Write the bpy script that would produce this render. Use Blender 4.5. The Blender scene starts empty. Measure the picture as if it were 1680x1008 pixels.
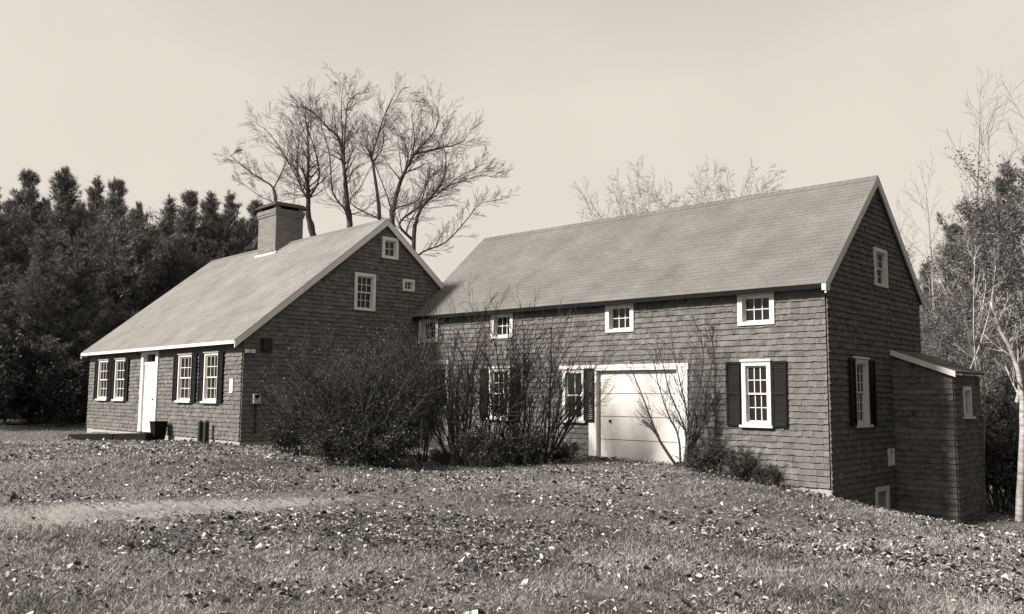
import bpy, math, random
import numpy as np
from mathutils import Vector, Matrix

# ------------------------------------------------------------------ camera, sky, sun
EYE = 1.65
F_PX, PITCH, ROLL = 1445.8, 0.1010, 0.008
scn = bpy.context.scene
COL = scn.collection
cam_d = bpy.data.cameras.new('camera')
cam = bpy.data.objects.new('camera', cam_d); COL.objects.link(cam)
cam_d.sensor_width = 36; cam_d.lens = F_PX / 1680 * 36; cam_d.clip_end = 2000; cam_d.clip_start = 0.05
cam.matrix_world = Matrix.Translation((0, 0, EYE)) @ Matrix.Rotation(math.pi/2 + PITCH, 4, 'X') @ Matrix.Rotation(ROLL, 4, 'Z')
scn.camera = cam

SUN_EL, SUN_AZ = math.radians(36), math.radians(-116)      # azimuth from +Y, clockwise positive
to_sun = Vector((math.sin(SUN_AZ)*math.cos(SUN_EL), math.cos(SUN_AZ)*math.cos(SUN_EL), math.sin(SUN_EL)))
world = bpy.data.worlds.new('World'); scn.world = world; world.use_nodes = True
wn, wl = world.node_tree.nodes, world.node_tree.links
wn.clear()
sky = wn.new('ShaderNodeTexSky'); sky.sky_type = 'NISHITA'; sky.sun_disc = False
sky.sun_elevation = SUN_EL; sky.sun_rotation = SUN_AZ
sky.air_density = 1.0; sky.dust_density = 4.0; sky.ozone_density = 1.0
bw = wn.new('ShaderNodeRGBToBW')
clampn = wn.new('ShaderNodeMath'); clampn.operation = 'MINIMUM'; clampn.inputs[1].default_value = 2.08
tint = wn.new('ShaderNodeMix'); tint.data_type = 'RGBA'; tint.blend_type = 'MULTIPLY'; tint.inputs[0].default_value = 1
tint.inputs[7].default_value = (1.10, 1.0, 0.89, 1)
bg = wn.new('ShaderNodeBackground'); bg.inputs[1].default_value = 0.15
out = wn.new('ShaderNodeOutputWorld')
wl.new(sky.outputs[0], bw.inputs[0]); wl.new(bw.outputs[0], clampn.inputs[0]); wtc = wn.new('ShaderNodeTexCoord'); wno = wn.new('ShaderNodeTexNoise'); wno.inputs['Scale'].default_value = 3.5; wno.inputs['Detail'].default_value = 5
wl.new(wtc.outputs['Generated'], wno.inputs['Vector'])
wmr = wn.new('ShaderNodeMapRange'); wmr.inputs['From Min'].default_value = .3; wmr.inputs['From Max'].default_value = .7; wmr.inputs['To Min'].default_value = .955; wmr.inputs['To Max'].default_value = 1.045
wl.new(wno.outputs['Fac'], wmr.inputs['Value'])
wmu = wn.new('ShaderNodeMath'); wmu.operation = 'MULTIPLY'
wl.new(clampn.outputs[0], wmu.inputs[0]); wl.new(wmr.outputs[0], wmu.inputs[1]); wl.new(wmu.outputs[0], tint.inputs[6])
wl.new(tint.outputs[2], bg.inputs[0]); wl.new(bg.outputs[0], out.inputs[0])

sun_d = bpy.data.lights.new('sun', 'SUN'); sun_d.energy = 3.9; sun_d.angle = math.radians(8.0)
sun_d.color = (1.0, 0.92, 0.83)
sun = bpy.data.objects.new('sun', sun_d); COL.objects.link(sun)
sun.rotation_euler = to_sun.to_track_quat('Z', 'Y').to_euler(); sun.location = (-20, -10, 30)

vs = scn.view_settings
vs.view_transform = 'Standard'; vs.look = 'None'; vs.gamma = 1; vs.exposure = 1.2; vs.use_curve_mapping = False

# ------------------------------------------------------------------ helpers
def ray(x, y):
    c, s = math.cos(-ROLL), math.sin(-ROLL)
    dx, dy = x-840, y-504
    u = dx*c-dy*s; v = dx*s+dy*c
    X, zz = u/F_PX, -v/F_PX
    return Vector((X, math.cos(PITCH)-zz*math.sin(PITCH), math.sin(PITCH)+zz*math.cos(PITCH)))
def at(x, y, D):
    r = ray(x, y); r = r*(D/r.y)
    return Vector((r.x, r.y, r.z+EYE))

def tag(o, label=None, cat=None, group=None, kind=None):
    if label: o['label'] = label
    if cat: o['category'] = cat
    if group: o['group'] = group
    if kind: o['kind'] = kind
    return o
def link(name, me, mat=None, parent=None):
    o = bpy.data.objects.new(name, me); COL.objects.link(o)
    if mat is not None and me is not None and not me.materials: me.materials.append(mat)
    if parent is not None: o.parent = parent
    return o
def empty(name, loc=(0, 0, 0), rz=0):
    o = bpy.data.objects.new(name, None); COL.objects.link(o); o.location = loc; o.rotation_euler = (0, 0, rz)
    o.empty_display_size = .3
    return o

class MB:
    """mesh builder: verts, faces, per-face tone"""
    def __init__(s): s.v = []; s.f = []; s.t = []
    def quad(s, a, b, c, d, tone=0.5):
        n = len(s.v); s.v += [tuple(a), tuple(b), tuple(c), tuple(d)]; s.f.append((n, n+1, n+2, n+3)); s.t.append(tone)
    def poly(s, pts, tone=0.5):
        n = len(s.v); s.v += [tuple(p) for p in pts]; s.f.append(tuple(range(n, n+len(pts)))); s.t.append(tone)
    def hexa(s, p, tone=0.5):
        """8 corners: bottom ring 0-3, top ring 4-7"""
        n = len(s.v); s.v += [tuple(q) for q in p]
        for q in ((0, 3, 2, 1), (4, 5, 6, 7), (0, 1, 5, 4), (1, 2, 6, 5), (2, 3, 7, 6), (3, 0, 4, 7)):
            s.f.append(tuple(n+i for i in q)); s.t.append(tone)
    def box(s, x0, x1, y0, y1, z0, z1, tone=0.5):
        s.hexa([(x0, y0, z0), (x1, y0, z0), (x1, y1, z0), (x0, y1, z0), (x0, y0, z1), (x1, y0, z1), (x1, y1, z1), (x0, y1, z1)], tone)
    def tube(s, pts, rad, n=3, tone=0.5):
        m = len(pts); b = len(s.v); px = None
        for i in range(m):
            d = (pts[min(i+1, m-1)]-pts[max(i-1, 0)])
            if d.length < 1e-9: d = Vector((0, 0, 1))
            d.normalize()
            if px is None:
                px = d.orthogonal().normalized()
            else:
                px = (px - d*px.dot(d))
                px = px.normalized() if px.length > 1e-6 else d.orthogonal().normalized()
            py = d.cross(px); p = pts[i]; r = rad[i]
            for k in range(n):
                a = 2*math.pi*k/n
                q = p+px*(math.cos(a)*r)+py*(math.sin(a)*r)
                s.v.append((q.x, q.y, q.z))
        for i in range(m-1):
            for k in range(n):
                k2 = (k+1) % n
                s.f.append((b+i*n+k, b+i*n+k2, b+(i+1)*n+k2, b+(i+1)*n+k)); s.t.append(tone)
        if n > 3 or True:
            s.f.append(tuple(b+(m-1)*n+k for k in range(n))); s.t.append(tone)
    def mesh(s, name, smooth=False, fix=False):
        me = bpy.data.meshes.new(name); me.from_pydata(s.v, [], s.f)
        a = me.attributes.new('tone', 'FLOAT', 'FACE'); a.data.foreach_set('value', np.array(s.t, dtype=np.float32))
        if fix:
            import bmesh
            bm = bmesh.new(); bm.from_mesh(me); bmesh.ops.recalc_face_normals(bm, faces=bm.faces); bm.to_mesh(me); bm.free()
        if smooth: me.polygons.foreach_set('use_smooth', np.ones(len(me.polygons), dtype=bool))
        me.update(); return me
    def build(s, name, mat, parent=None, smooth=False, fix=False):
        return link(name, s.mesh(name, smooth, fix), mat, parent)

def np_mesh(name, V, F, tone=None, smooth=False):
    """V (n,3), F (m,k) arrays with k constant"""
    me = bpy.data.meshes.new(name); n, (m, k) = len(V), F.shape
    me.vertices.add(n); me.vertices.foreach_set('co', np.asarray(V, np.float32).ravel())
    me.loops.add(m*k); me.loops.foreach_set('vertex_index', np.asarray(F, np.int32).ravel())
    me.polygons.add(m); me.polygons.foreach_set('loop_start', np.arange(0, m*k, k, dtype=np.int32))
    if tone is not None:
        a = me.attributes.new('tone', 'FLOAT', 'FACE'); a.data.foreach_set('value', np.asarray(tone, np.float32))
    if smooth: me.polygons.foreach_set('use_smooth', np.ones(m, dtype=bool))
    me.update(calc_edges=True); me.validate(); return me

# ------------------------------------------------------------------ materials
def material(name, lo, hi, rough=0.8, scale=3.0, noise=0.5, tone=0.0, bump=0.0, bscale=40.0, spec=0.3, stretch=None, trans=0.0, objcol=False, detail=6):
    """base colour runs lo..hi driven by noise (world-size texture) and the per-face tone"""
    m = bpy.data.materials.new(name); m.use_nodes = True
    N, L = m.node_tree.nodes, m.node_tree.links
    P = N['Principled BSDF']; P.inputs['Roughness'].default_value = rough
    P.inputs['Specular IOR Level'].default_value = spec
    tc = N.new('ShaderNodeTexCoord'); mp = N.new('ShaderNodeMapping')
    if stretch: mp.inputs['Scale'].default_value = stretch
    L.new(tc.outputs['Object'], mp.inputs['Vector'])
    nz = N.new('ShaderNodeTexNoise'); nz.inputs['Scale'].default_value = scale; nz.inputs['Detail'].default_value = detail
    nz.inputs['Roughness'].default_value = 0.65
    L.new(mp.outputs[0], nz.inputs['Vector'])
    def math_(op, a, b):
        n = N.new('ShaderNodeMath'); n.operation = op
        for i, q in enumerate((a, b)):
            if isinstance(q, (int, float)): n.inputs[i].default_value = q
            else: L.new(q, n.inputs[i])
        return n.outputs[0]
    v = math_('MULTIPLY', math_('SUBTRACT', nz.outputs['Fac'], 0.5), noise*2.2)
    v = math_('ADD', v, 0.5)
    if tone:
        at_ = N.new('ShaderNodeAttribute'); at_.attribute_name = 'tone'
        tv = at_.outputs['Fac']
        if objcol:
            oi = N.new('ShaderNodeObjectInfo'); bwn = N.new('ShaderNodeRGBToBW'); L.new(oi.outputs['Color'], bwn.inputs[0])
            tv = math_('ADD', tv, bwn.outputs[0])
        v = math_('ADD', v, math_('MULTIPLY', math_('SUBTRACT', tv, 0.5), tone*2))
    cr = N.new('ShaderNodeMapRange'); cr.inputs['To Min'].default_value = lo; cr.inputs['To Max'].default_value = hi
    L.new(v, cr.inputs['Value'])
    cb = N.new('ShaderNodeCombineColor')
    g = cr.outputs[0]
    L.new(g, cb.inputs[0]); L.new(math_('MULTIPLY', g, 0.985), cb.inputs[1]); L.new(math_('MULTIPLY', g, 0.96), cb.inputs[2])
    L.new(cb.outputs[0], P.inputs['Base Color'])
    if bump:
        bn = N.new('ShaderNodeTexNoise'); bn.inputs['Scale'].default_value = bscale; bn.inputs['Detail'].default_value = 4
        L.new(mp.outputs[0], bn.inputs['Vector'])
        bp = N.new('ShaderNodeBump'); bp.inputs['Strength'].default_value = bump; bp.inputs['Distance'].default_value = 0.02
        L.new(bn.outputs['Fac'], bp.inputs['Height']); L.new(bp.outputs[0], P.inputs['Normal'])
    if trans:
        tr = N.new('ShaderNodeBsdfTranslucent'); L.new(cb.outputs[0], tr.inputs['Color'])
        mx = N.new('ShaderNodeMixShader'); mx.inputs[0].default_value = trans
        L.new(P.outputs[0], mx.inputs[1]); L.new(tr.outputs[0], mx.inputs[2])
        L.new(mx.outputs[0], N['Material Output'].inputs['Surface'])
    return m

M = {}
M['shingle'] = material('weathered_shingle', 0.034, 0.215, 0.9, 3.2, 0.6, tone=0.17, spec=0.15, bump=0.5, bscale=30, stretch=(1, 1, 2.2), objcol=True)
M['sheath'] = material('dark_sheathing', 0.03, 0.05, 0.9)
M['roof'] = material('asphalt_roof', 0.13, 0.22, 0.9, 0.9, 0.9, tone=0.13, bump=0.5, bscale=120)
M['barn_roof'] = material('grey_asphalt_roof', 0.10, 0.17, 0.9, 0.9, 0.9, tone=0.13, bump=0.5, bscale=120)
M['white'] = material('white_paint', 0.54, 0.70, 0.55, 5, 0.5, bump=0.12, bscale=25)
M['sash'] = material('white_sash_paint', 0.52, 0.68, 0.5, 6, 0.4)
M['shutter'] = material('dark_shutter_paint', 0.005, 0.012, 0.6, 5, 0.5, spec=0.12)
M['door'] = material('garage_door_paint', 0.54, 0.62, 0.5, 1.2, 0.5, bump=0.05, bscale=8)
M['concrete'] = material('foundation_concrete', 0.22, 0.36, 0.9, 4, 0.6, bump=0.4, bscale=25)
M['dark'] = material('dark_iron', 0.012, 0.03, 0.6, 6, 0.5)
M['timber'] = material('old_timber', 0.006, 0.02, 0.95, 5, 0.6, spec=0.03, bump=0.5, bscale=20, stretch=(1, 6, 6))
M['stone'] = material('granite_step', 0.25, 0.42, 0.85, 7, 0.7, bump=0.4, bscale=30)
M['metal'] = material('grey_metal', 0.4, 0.5, 0.45, 6, 0.3)
M['flash'] = material('lead_flashing', 0.32, 0.42, 0.5, 6, 0.3)
M['pale_bark'] = material('pale_birch_bark', 0.12, 0.60, 0.7, 3.5, 1.0, bump=0.3, bscale=12, stretch=(1, 1, 3.5))
M['grey_bark'] = material('grey_bark', 0.05, 0.12, 0.9, 9, 0.7, bump=0.7, bscale=14, stretch=(1, 1, .25))
M['dark_bark'] = material('dark_bark', 0.03, 0.075, 0.9, 9, 0.7, bump=0.7, bscale=14, stretch=(1, 1, .25))
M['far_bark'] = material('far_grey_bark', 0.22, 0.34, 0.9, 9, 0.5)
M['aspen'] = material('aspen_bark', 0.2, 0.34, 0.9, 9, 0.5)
M['twig'] = material('shrub_twig', 0.015, 0.05, 0.85, 6, 0.6, tone=0.3)
M['pine'] = material('pine_needles', 0.03, 0.20, 0.6, 0.8, 0.4, tone=0.4, trans=0.15)
M['shrubleaf'] = material('dark_shrub_leaf', 0.012, 0.06, 0.55, 1.5, 0.5, tone=0.45, trans=0.15)
M['oakleaf'] = material('woodland_leaf', 0.03, 0.22, 0.55, 1.0, 0.4, tone=0.5, trans=0.2)
M['grass'] = material('autumn_grass', 0.045, 0.40, 0.7, 0.6, 0.7, tone=0.55, trans=0.15)
M['litter'] = material('dry_leaf', 0.04, 0.66, 0.7, 1.0, 0.2, tone=0.7, trans=0.1)
def ground_mat():
    m = material('autumn_lawn_soil', 0.03, 0.17, 0.95, 7.0, 1.2, bump=1.0, bscale=22, detail=14)
    return m
M['ground'] = ground_mat()
M['path'] = material('worn_track', 0.14, 0.26, 0.95, 1.6, 0.8, bump=0.8, bscale=12, detail=12)
def glass():
    m = bpy.data.materials.new('window_glass'); m.use_nodes = True
    P = m.node_tree.nodes['Principled BSDF']
    P.inputs['Base Color'].default_value = (0.012, 0.012, 0.012, 1); P.inputs['Roughness'].default_value = 0.06
    P.inputs['Specular IOR Level'].default_value = 0.35
    N, L = m.node_tree.nodes, m.node_tree.links
    n = N.new('ShaderNodeTexNoise'); n.inputs['Scale'].default_value = 3.5
    b = N.new('ShaderNodeBump'); b.inputs['Strength'].default_value = 0.15; b.inputs['Distance'].default_value = 0.02
    tc = N.new('ShaderNodeTexCoord'); L.new(tc.outputs['Object'], n.inputs['Vector'])
    L.new(n.outputs['Fac'], b.inputs['Height']); L.new(b.outputs[0], P.inputs['Normal'])
    return m
M['glass'] = glass()
def brick():
    m = bpy.data.materials.new('chimney_brick'); m.use_nodes = True
    N, L = m.node_tree.nodes, m.node_tree.links; P = N['Principled BSDF']; P.inputs['Roughness'].default_value = 0.9
    tc = N.new('ShaderNodeTexCoord'); sp = N.new('ShaderNodeSeparateXYZ'); L.new(tc.outputs['Object'], sp.inputs[0])
    ad = N.new('ShaderNodeMath'); ad.operation = 'ADD'; L.new(sp.outputs[0], ad.inputs[0]); L.new(sp.outputs[1], ad.inputs[1])
    cb = N.new('ShaderNodeCombineXYZ'); L.new(ad.outputs[0], cb.inputs[0]); L.new(sp.outputs[2], cb.inputs[1])
    bt = N.new('ShaderNodeTexBrick'); bt.inputs['Scale'].default_value = 1.0
    bt.inputs['Brick Width'].default_value = 0.21; bt.inputs['Row Height'].default_value = 0.07; bt.inputs['Mortar Size'].default_value = 0.008
    bt.inputs['Color1'].default_value = (0.10, 0.098, 0.095, 1); bt.inputs['Color2'].default_value = (0.16, 0.157, 0.15, 1); bt.inputs['Mortar'].default_value = (0.2, 0.195, 0.19, 1)
    L.new(cb.outputs[0], bt.inputs['Vector']); L.new(bt.outputs['Color'], P.inputs['Base Color'])
    b = N.new('ShaderNodeBump'); b.inputs['Strength'].default_value = 0.6; b.inputs['Distance'].default_value = 0.01
    iv = N.new('ShaderNodeMath'); iv.operation = 'SUBTRACT'; iv.inputs[0].default_value = 1; L.new(bt.outputs['Fac'], iv.inputs[1])
    L.new(iv.outputs[0], b.inputs['Height']); L.new(b.outputs[0], P.inputs['Normal'])
    return m
M['brick'] = brick()

# ------------------------------------------------------------------ ground
CP = [(0, 0, -1.62), (-4, 6.5, -1.58), (4.6, 8, -1.88), (0, 7, -1.7), (-6, 10.3, -1.5), (-2.6, 13.8, -1.53), (8, 12, -2.15),
      (-7.2, 22.5, -1.32), (-15.12, 30.1, -1.62), (-11.83, 26.6, -1.45), (-8.8, 24.0, -1.34), (6.4, 17.9, -1.95), (3.1, 21.2, -1.52), (4.6, 19.4, -1.66), (-0.2, 24.2, -1.52), (-2.8, 26.6, -1.5),
      (9.9, 19.5, -2.82), (8.0, 19.0, -2.55), (8.8, 19.2, -2.72), (11.8, 20.8, -2.75), (14, 24, -3.1), (14, 14, -2.75), (6, 36, -2.4), (-5, 45, -1.7),
      (-24, 41.5, -1.3), (-24, 20, -1.2), (28, 40, -3.4), (-3, 17, -1.47), (3.8, 19.7, -1.53), (1, 17.5, -1.56), (2.5, 15, -1.66), (0, 20.5, -1.53), (-1, 13, -1.6), (4.5, 12.5, -1.84), (-12, 12, -1.4), (-40, 60, -0.8), (10, 80, -2), (50, 70, -3.2), (-30, -20, -1.5), (30, -20, -2.3)]
_cp = np.array(CP)
def _phi(r2): return 0.5*r2*np.log(r2+1e-9)
def _tps():
    n = len(_cp); d2 = ((_cp[:, None, :2]-_cp[None, :, :2])**2).sum(-1)
    A = np.zeros((n+3, n+3)); A[:n, :n] = _phi(d2)+np.eye(n)*0.6
    A[:n, n] = 1; A[:n, n+1:] = _cp[:, :2]; A[n, :n] = 1; A[n+1:, :n] = _cp[:, :2].T
    return np.linalg.solve(A, np.concatenate([_cp[:, 2], [0, 0, 0]]))
_w = _tps()
def gz_arr(X, Y):
    X = np.asarray(X, float); Y = np.asarray(Y, float); z = np.full(X.shape, _w[len(_cp)])
    z = z+_w[-2]*X+_w[-1]*Y
    for (a, b, _), w in zip(_cp, _w): z = z+w*_phi((X-a)**2+(Y-b)**2)
    d = np.hypot(X, Y-20); k = np.clip((d-35)/45, 0, 1); k = k*k*(3-2*k)
    bumps = 0.03*np.sin(X*1.3+0.7*Y)*np.sin(Y*1.1-0.4*X)+0.012*np.sin(X*3.7+1.1)*np.sin(Y*4.1+X)
    return z*(1-k)+k*(-1.8)+EYE+bumps
def gz(x, y): return float(gz_arr(np.array([x]), np.array([y]))[0])

def axis(lo, hi, c, fine, n):
    t = np.linspace(-1, 1, n); k = 4.2
    s = np.sinh(k*t)/np.sinh(k)
    return np.where(s < 0, c+(c-lo)*s, c+(hi-c)*s)
gx = axis(-500, 500, 0, 0, 261); gy = axis(-300, 900, 16, 0, 261)
GX, GY = np.meshgrid(gx, gy, indexing='ij'); GZ = gz_arr(GX, GY)
V = np.stack([GX.ravel(), GY.ravel(), GZ.ravel()], 1); n = len(gy)
i, j = np.meshgrid(np.arange(len(gx)-1), np.arange(n-1), indexing='ij'); a = (i*n+j).ravel()
Fq = np.stack([a, a+n, a+n+1, a+1], 1)
tag(link('ground', np_mesh('ground', V, Fq, smooth=True), M['ground']), kind='structure')

# worn track across the lawn
cl = [(-30, 6.5), (-16, 8.0), (-9, 9.6), (-6, 10.6), (-4, 12.2), (-2.4, 13.4)]
def path_pt(t):
    k = min(int(t), len(cl)-2); f = t-k
    p0, p1, p2, p3 = [np.array(cl[min(max(q, 0), len(cl)-1)]) for q in (k-1, k, k+1, k+2)]
    return 0.5*((2*p1)+(-p0+p2)*f+(2*p0-5*p1+4*p2-p3)*f*f+(-p0+3*p1-3*p2+p3)*f**3)
rng = random.Random(5)
rows = []; NS, NC = 420, 17
for q in range(NS+1):
    t = (len(cl)-1)*q/NS; p = path_pt(t); p2 = path_pt(min(t+.02, len(cl)-1.001)); p1 = path_pt(max(t-.02, 0)); d = p2-p1; d /= (np.linalg.norm(d)+1e-9)
    nn = np.array([-d[1], d[0]]); hw = 1.7*(1 if q < NS*.62 else max(0.12, 1-(q-NS*.62)/(NS*.38)))
    rows.append([p+nn*hw*(2*k/(NC-1)-1) for k in range(NC)])
R = np.array(rows); prng = np.random.default_rng(4); e = np.abs(np.linspace(-1, 1, NC))
Z = gz_arr(R[..., 0], R[..., 1])+0.014-.05*np.clip(e-.35, 0, 1)[None, :]+prng.normal(0, .009, R.shape[:2])
V = np.concatenate([R, Z[..., None]], -1).reshape(-1, 3)
i, j = np.meshgrid(np.arange(NS), np.arange(NC-1), indexing='ij'); a = (i*NC+j).ravel()
tag(link('path', np_mesh('path', V, np.stack([a, a+1, a+NC+1, a+NC], 1), smooth=True), M['path']), kind='structure')
PATH_PTS = np.array([path_pt(t) for t in np.linspace(0, len(cl)-1.001, 60)])

# ------------------------------------------------------------------ building kit
class Face:
    """a wall plane: point = o + s*sd + n*nd + z*Z  (house-local)"""
    def __init__(s, o, sd, nd): s.o = Vector(o); s.sd = Vector(sd); s.nd = Vector(nd)
    def p(s, a, z, n): return s.o+s.sd*a+s.nd*n+Vector((0, 0, z))
    def box(s, mb, s0, s1, z0, z1, n0, n1, tone=.5):
        P = [s.p(s0, z0, n0), s.p(s1, z0, n0), s.p(s1, z0, n1), s.p(s0, z0, n1), s.p(s0, z1, n0), s.p(s1, z1, n0), s.p(s1, z1, n1), s.p(s0, z1, n1)]
        if s.sd.cross(s.nd).z < 0: P = [P[k] for k in (3, 2, 1, 0, 7, 6, 5, 4)]
        mb.hexa(P, tone)

WIDTHS = (0.06, 0.08, 0.10, 0.125, 0.15)
SH_MESH = {}
def shingle_verts(f, s0, s1, z, h, th, dz):
    return [f.p(s0, z+dz, 0.0), f.p(s1, z+dz, 0.0), f.p(s1, z+dz, th), f.p(s0, z+dz, th), f.p(s0, z+h, 0.0), f.p(s1, z+h, 0.0), f.p(s1, z+h, 0.004), f.p(s0, z+h, 0.004)]
def clad(root, walls, expo, seed, nind=300):
    """walls: list of (wall part object, Face, z0, z1, range_fn(z)->(s0,s1), openings)"""
    rng = random.Random(seed); allsh = []
    mw = root.matrix_basis.copy()
    for wi, (wobj, f, z0, z1, rf, ops) in enumerate(walls):
        z = z0; row = 0
        while z < z1-0.03:
            e = expo*rng.uniform(.96, 1.04)
            sa, sb = rf(min(z+e, z1))
            if sb-sa > 0.05:
                iv = [(sa, sb, z, e)]
                for (o0, o1, p0, p1) in ops:
                    nv = []
                    for (a, b, zs, h) in iv:
                        if o1 <= a or o0 >= b or p1 <= zs+.004 or p0 >= zs+h-.004: nv.append((a, b, zs, h)); continue
                        if o0 > a: nv.append((a, o0, zs, h))
                        if o1 < b: nv.append((o1, b, zs, h))
                        c0, c1 = max(a, o0), min(b, o1)
                        if p1 < zs+h-.01: nv.append((c0, c1, p1, zs+h-p1))
                        if p0 > zs+.01: nv.append((c0, c1, zs, p0-zs-.035))
                    iv = nv
                for (a, b, zs, hs) in iv:
                    s = a
                    rowtone = rng.uniform(-.16, .16)
                    first = True
                    while s < b-0.005:
                        w = rng.choice(WIDTHS); full = abs(hs-e) < 1e-6
                        if first: w *= rng.uniform(.4, 1); full = False; first = False
                        if s+w > b-0.03: w = b-s; full = False
                        tone = min(1, max(0, rng.gauss(.5, .2)+rowtone))
                        c = mw @ f.p(s+w/2, zs, 0)
                        dist = (c-Vector((0, 0, EYE))).length
                        allsh.append([dist if full else 1e9, wi, s, w, zs, hs, tone, rng.uniform(.030, .046), rng.uniform(-.012, .008)])
                        s += w
            z += e; row += 1
    order = sorted(range(len(allsh)), key=lambda k: allsh[k][0])
    ind = set(order[:nind])
    mbs = {}
    for k, (dist, wi, s, w, z, e, tone, th, dz) in enumerate(allsh):
        wobj, f = walls[wi][0], walls[wi][1]
        if k in ind:
            key = (round(w, 3), expo)
            if key not in SH_MESH:
                mb = MB(); F0 = Face((0, 0, 0), (1, 0, 0), (0, -1, 0))
                mb.hexa([tuple(q) for q in [shingle_verts(F0, -w/2+.0014, w/2-.0014, 0, expo+.035, .041, 0)[i] for i in (3, 2, 1, 0, 7, 6, 5, 4)]], 0)
                SH_MESH[key] = mb.mesh('shingle', fix=True); SH_MESH[key].materials.append(M['shingle'])
            o = link('shingle', SH_MESH[key], None, wobj)
            o.location = f.p(s+w/2, z+dz, 0)
            o.rotation_euler = (0, 0, math.atan2(f.nd.x, -f.nd.y)); o.scale = (1, th/.041, 1)
            o.color = (tone, tone, tone, 1)
        else:
            mb = mbs.setdefault(wi, MB())
            P = shingle_verts(f, s+.0014, s+w-.0014, z, e+.035, th, dz)
            if f.sd.cross(f.nd).z < 0: P = [P[i] for i in (3, 2, 1, 0, 7, 6, 5, 4)]
            mb.hexa(P, tone)
    for wi, mb in mbs.items():
        o = mb.build('shingle_cladding', M['shingle'], walls[wi][0]); o['kind'] = 'stuff'; o.color = (0, 0, 0, 1)

PR = random.Random(88); MU = .009
def window(root, f, s0, s1, z0, z1, cols=3, rows=2, double=True, shutters=None, cas=0.09, sill=True, header=True, rec=0.03, label=None, swap=False, mat='white'):
    """outer casing rectangle; glass recessed behind the shingle plane"""
    mb = MB(); n0, n1 = -0.10, 0.06
    f.box(mb, s0, s0+cas, z0, z1, n0, n1); f.box(mb, s1-cas, s1, z0, z1, n0, n1)
    f.box(mb, s0+cas, s1-cas, z1-cas, z1, n0, n1-.002); f.box(mb, s0+cas, s1-cas, z0, z0+cas*.7, n0, n1-.002)
    w = mb.build('window', M[mat], root)
    if label: w['label'] = label
    if header:
        h = MB(); f.box(h, s0-.025, s1+.025, z1+.002, z1+.045, -.05, n1+.035); h.build('header_cap', M[mat], w)
    if sill:
        h = MB(); f.box(h, s0-.05, s1+.05, z0-.052, z0-.002, -.05, n1+.055); h.build('sill', M[mat], w)
    a, b, c, d = s0+cas, s1-cas, z0+cas*.7, z1-cas
    st = 0.035; g = -rec
    spans = [(c, (c+d)/2+.015, g-.03), ((c+d)/2-.015, d, g)] if double else [(c, d, g)]
    for (q0, q1, gn) in spans:
        m = MB(); t0, t1 = gn-.012, gn+.018
        f.box(m, a+.001, a+st, q0, q1, t0, t1); f.box(m, b-st, b-.001, q0, q1, t0, t1)
        f.box(m, a+st, b-st, q0, q0+st, t0, t1-.001); f.box(m, a+st, b-st, q1-st, q1, t0, t1-.001)
        for k in range(1, cols):
            x = a+st+(b-a-2*st)*k/cols; f.box(m, x-MU, x+MU, q0+st, q1-st, t0+.004, t1-.004)
        for k in range(1, rows):
            y = q0+st+(q1-q0-2*st)*k/rows; f.box(m, a+st, b-st, y-MU, y+MU, t0+.004, t1-.0055)
        m.build('sash', M['sash'], w)
        for cc in range(cols):
            for rr in range(rows):
                x0 = a+st+(b-a-2*st)*cc/cols; x1 = a+st+(b-a-2*st)*(cc+1)/cols
                y0 = q0+st+(q1-q0-2*st)*rr/rows; y1 = q0+st+(q1-q0-2*st)*(rr+1)/rows
                p = MB(); ta, tb = PR.uniform(-.02, .02), PR.uniform(-.02, .02)
                gnf = lambda x, y: gn-.004+ta*(x-(x0+x1)/2)+tb*(y-(y0+y1)/2)
                X0, X1, Y0, Y1 = x0-.004, x1+.004, y0-.004, y1+.004
                p.quad(f.p(X0, Y0, gnf(X0, Y0)), f.p(X1, Y0, gnf(X1, Y0)), f.p(X1, Y1, gnf(X1, Y1)), f.p(X0, Y1, gnf(X0, Y1)))
                for (xa, ya, xb, yb) in ((X0, Y0, X1, Y0), (X1, Y0, X1, Y1), (X1, Y1, X0, Y1), (X0, Y1, X0, Y0)):
                    p.quad(f.p(xa, ya, gnf(xa, ya)), f.p(xb, yb, gnf(xb, yb)), f.p(xb, yb, gnf(xb, yb)-.004), f.p(xa, ya, gnf(xa, ya)-.004))
                p.build('pane', M['glass'], w)
    for (p0, p1) in (shutters or []):
        m = MB(); n0s, n1s = .047, .085; fr = .045; y0, y1 = z0-.03, z1
        f.box(m, p0, p0+fr, y0, y1, n0s, n1s); f.box(m, p1-fr, p1, y0, y1, n0s, n1s)
        zm = (y0+y1)/2
        for (r0, r1) in ((y0, y0+fr*1.3), (zm-fr*.6, zm+fr*.6), (y1-fr*1.3, y1)): f.box(m, p0+fr, p1-fr, r0, r1, n0s+.001, n1s-.001)
        for (r0, r1) in ((y0+fr*1.3, zm-fr*.6), (zm+fr*.6, y1-fr*1.3)):
            k = max(3, int((r1-r0)/.045))
            for q in range(k):
                ya = r0+(r1-r0)*q/k; yb = r0+(r1-r0)*(q+1)/k
                A, B_, C_, D_ = f.p(p0+fr, ya, n1s-.006), f.p(p1-fr, ya, n1s-.006), f.p(p1-fr, yb, n0s+.004), f.p(p0+fr, yb, n0s+.004)
                m.quad(A, B_, C_, D_)
        m.build('shutter', M['shutter'], root)
    return (s0, s1, z0, z1)

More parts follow.
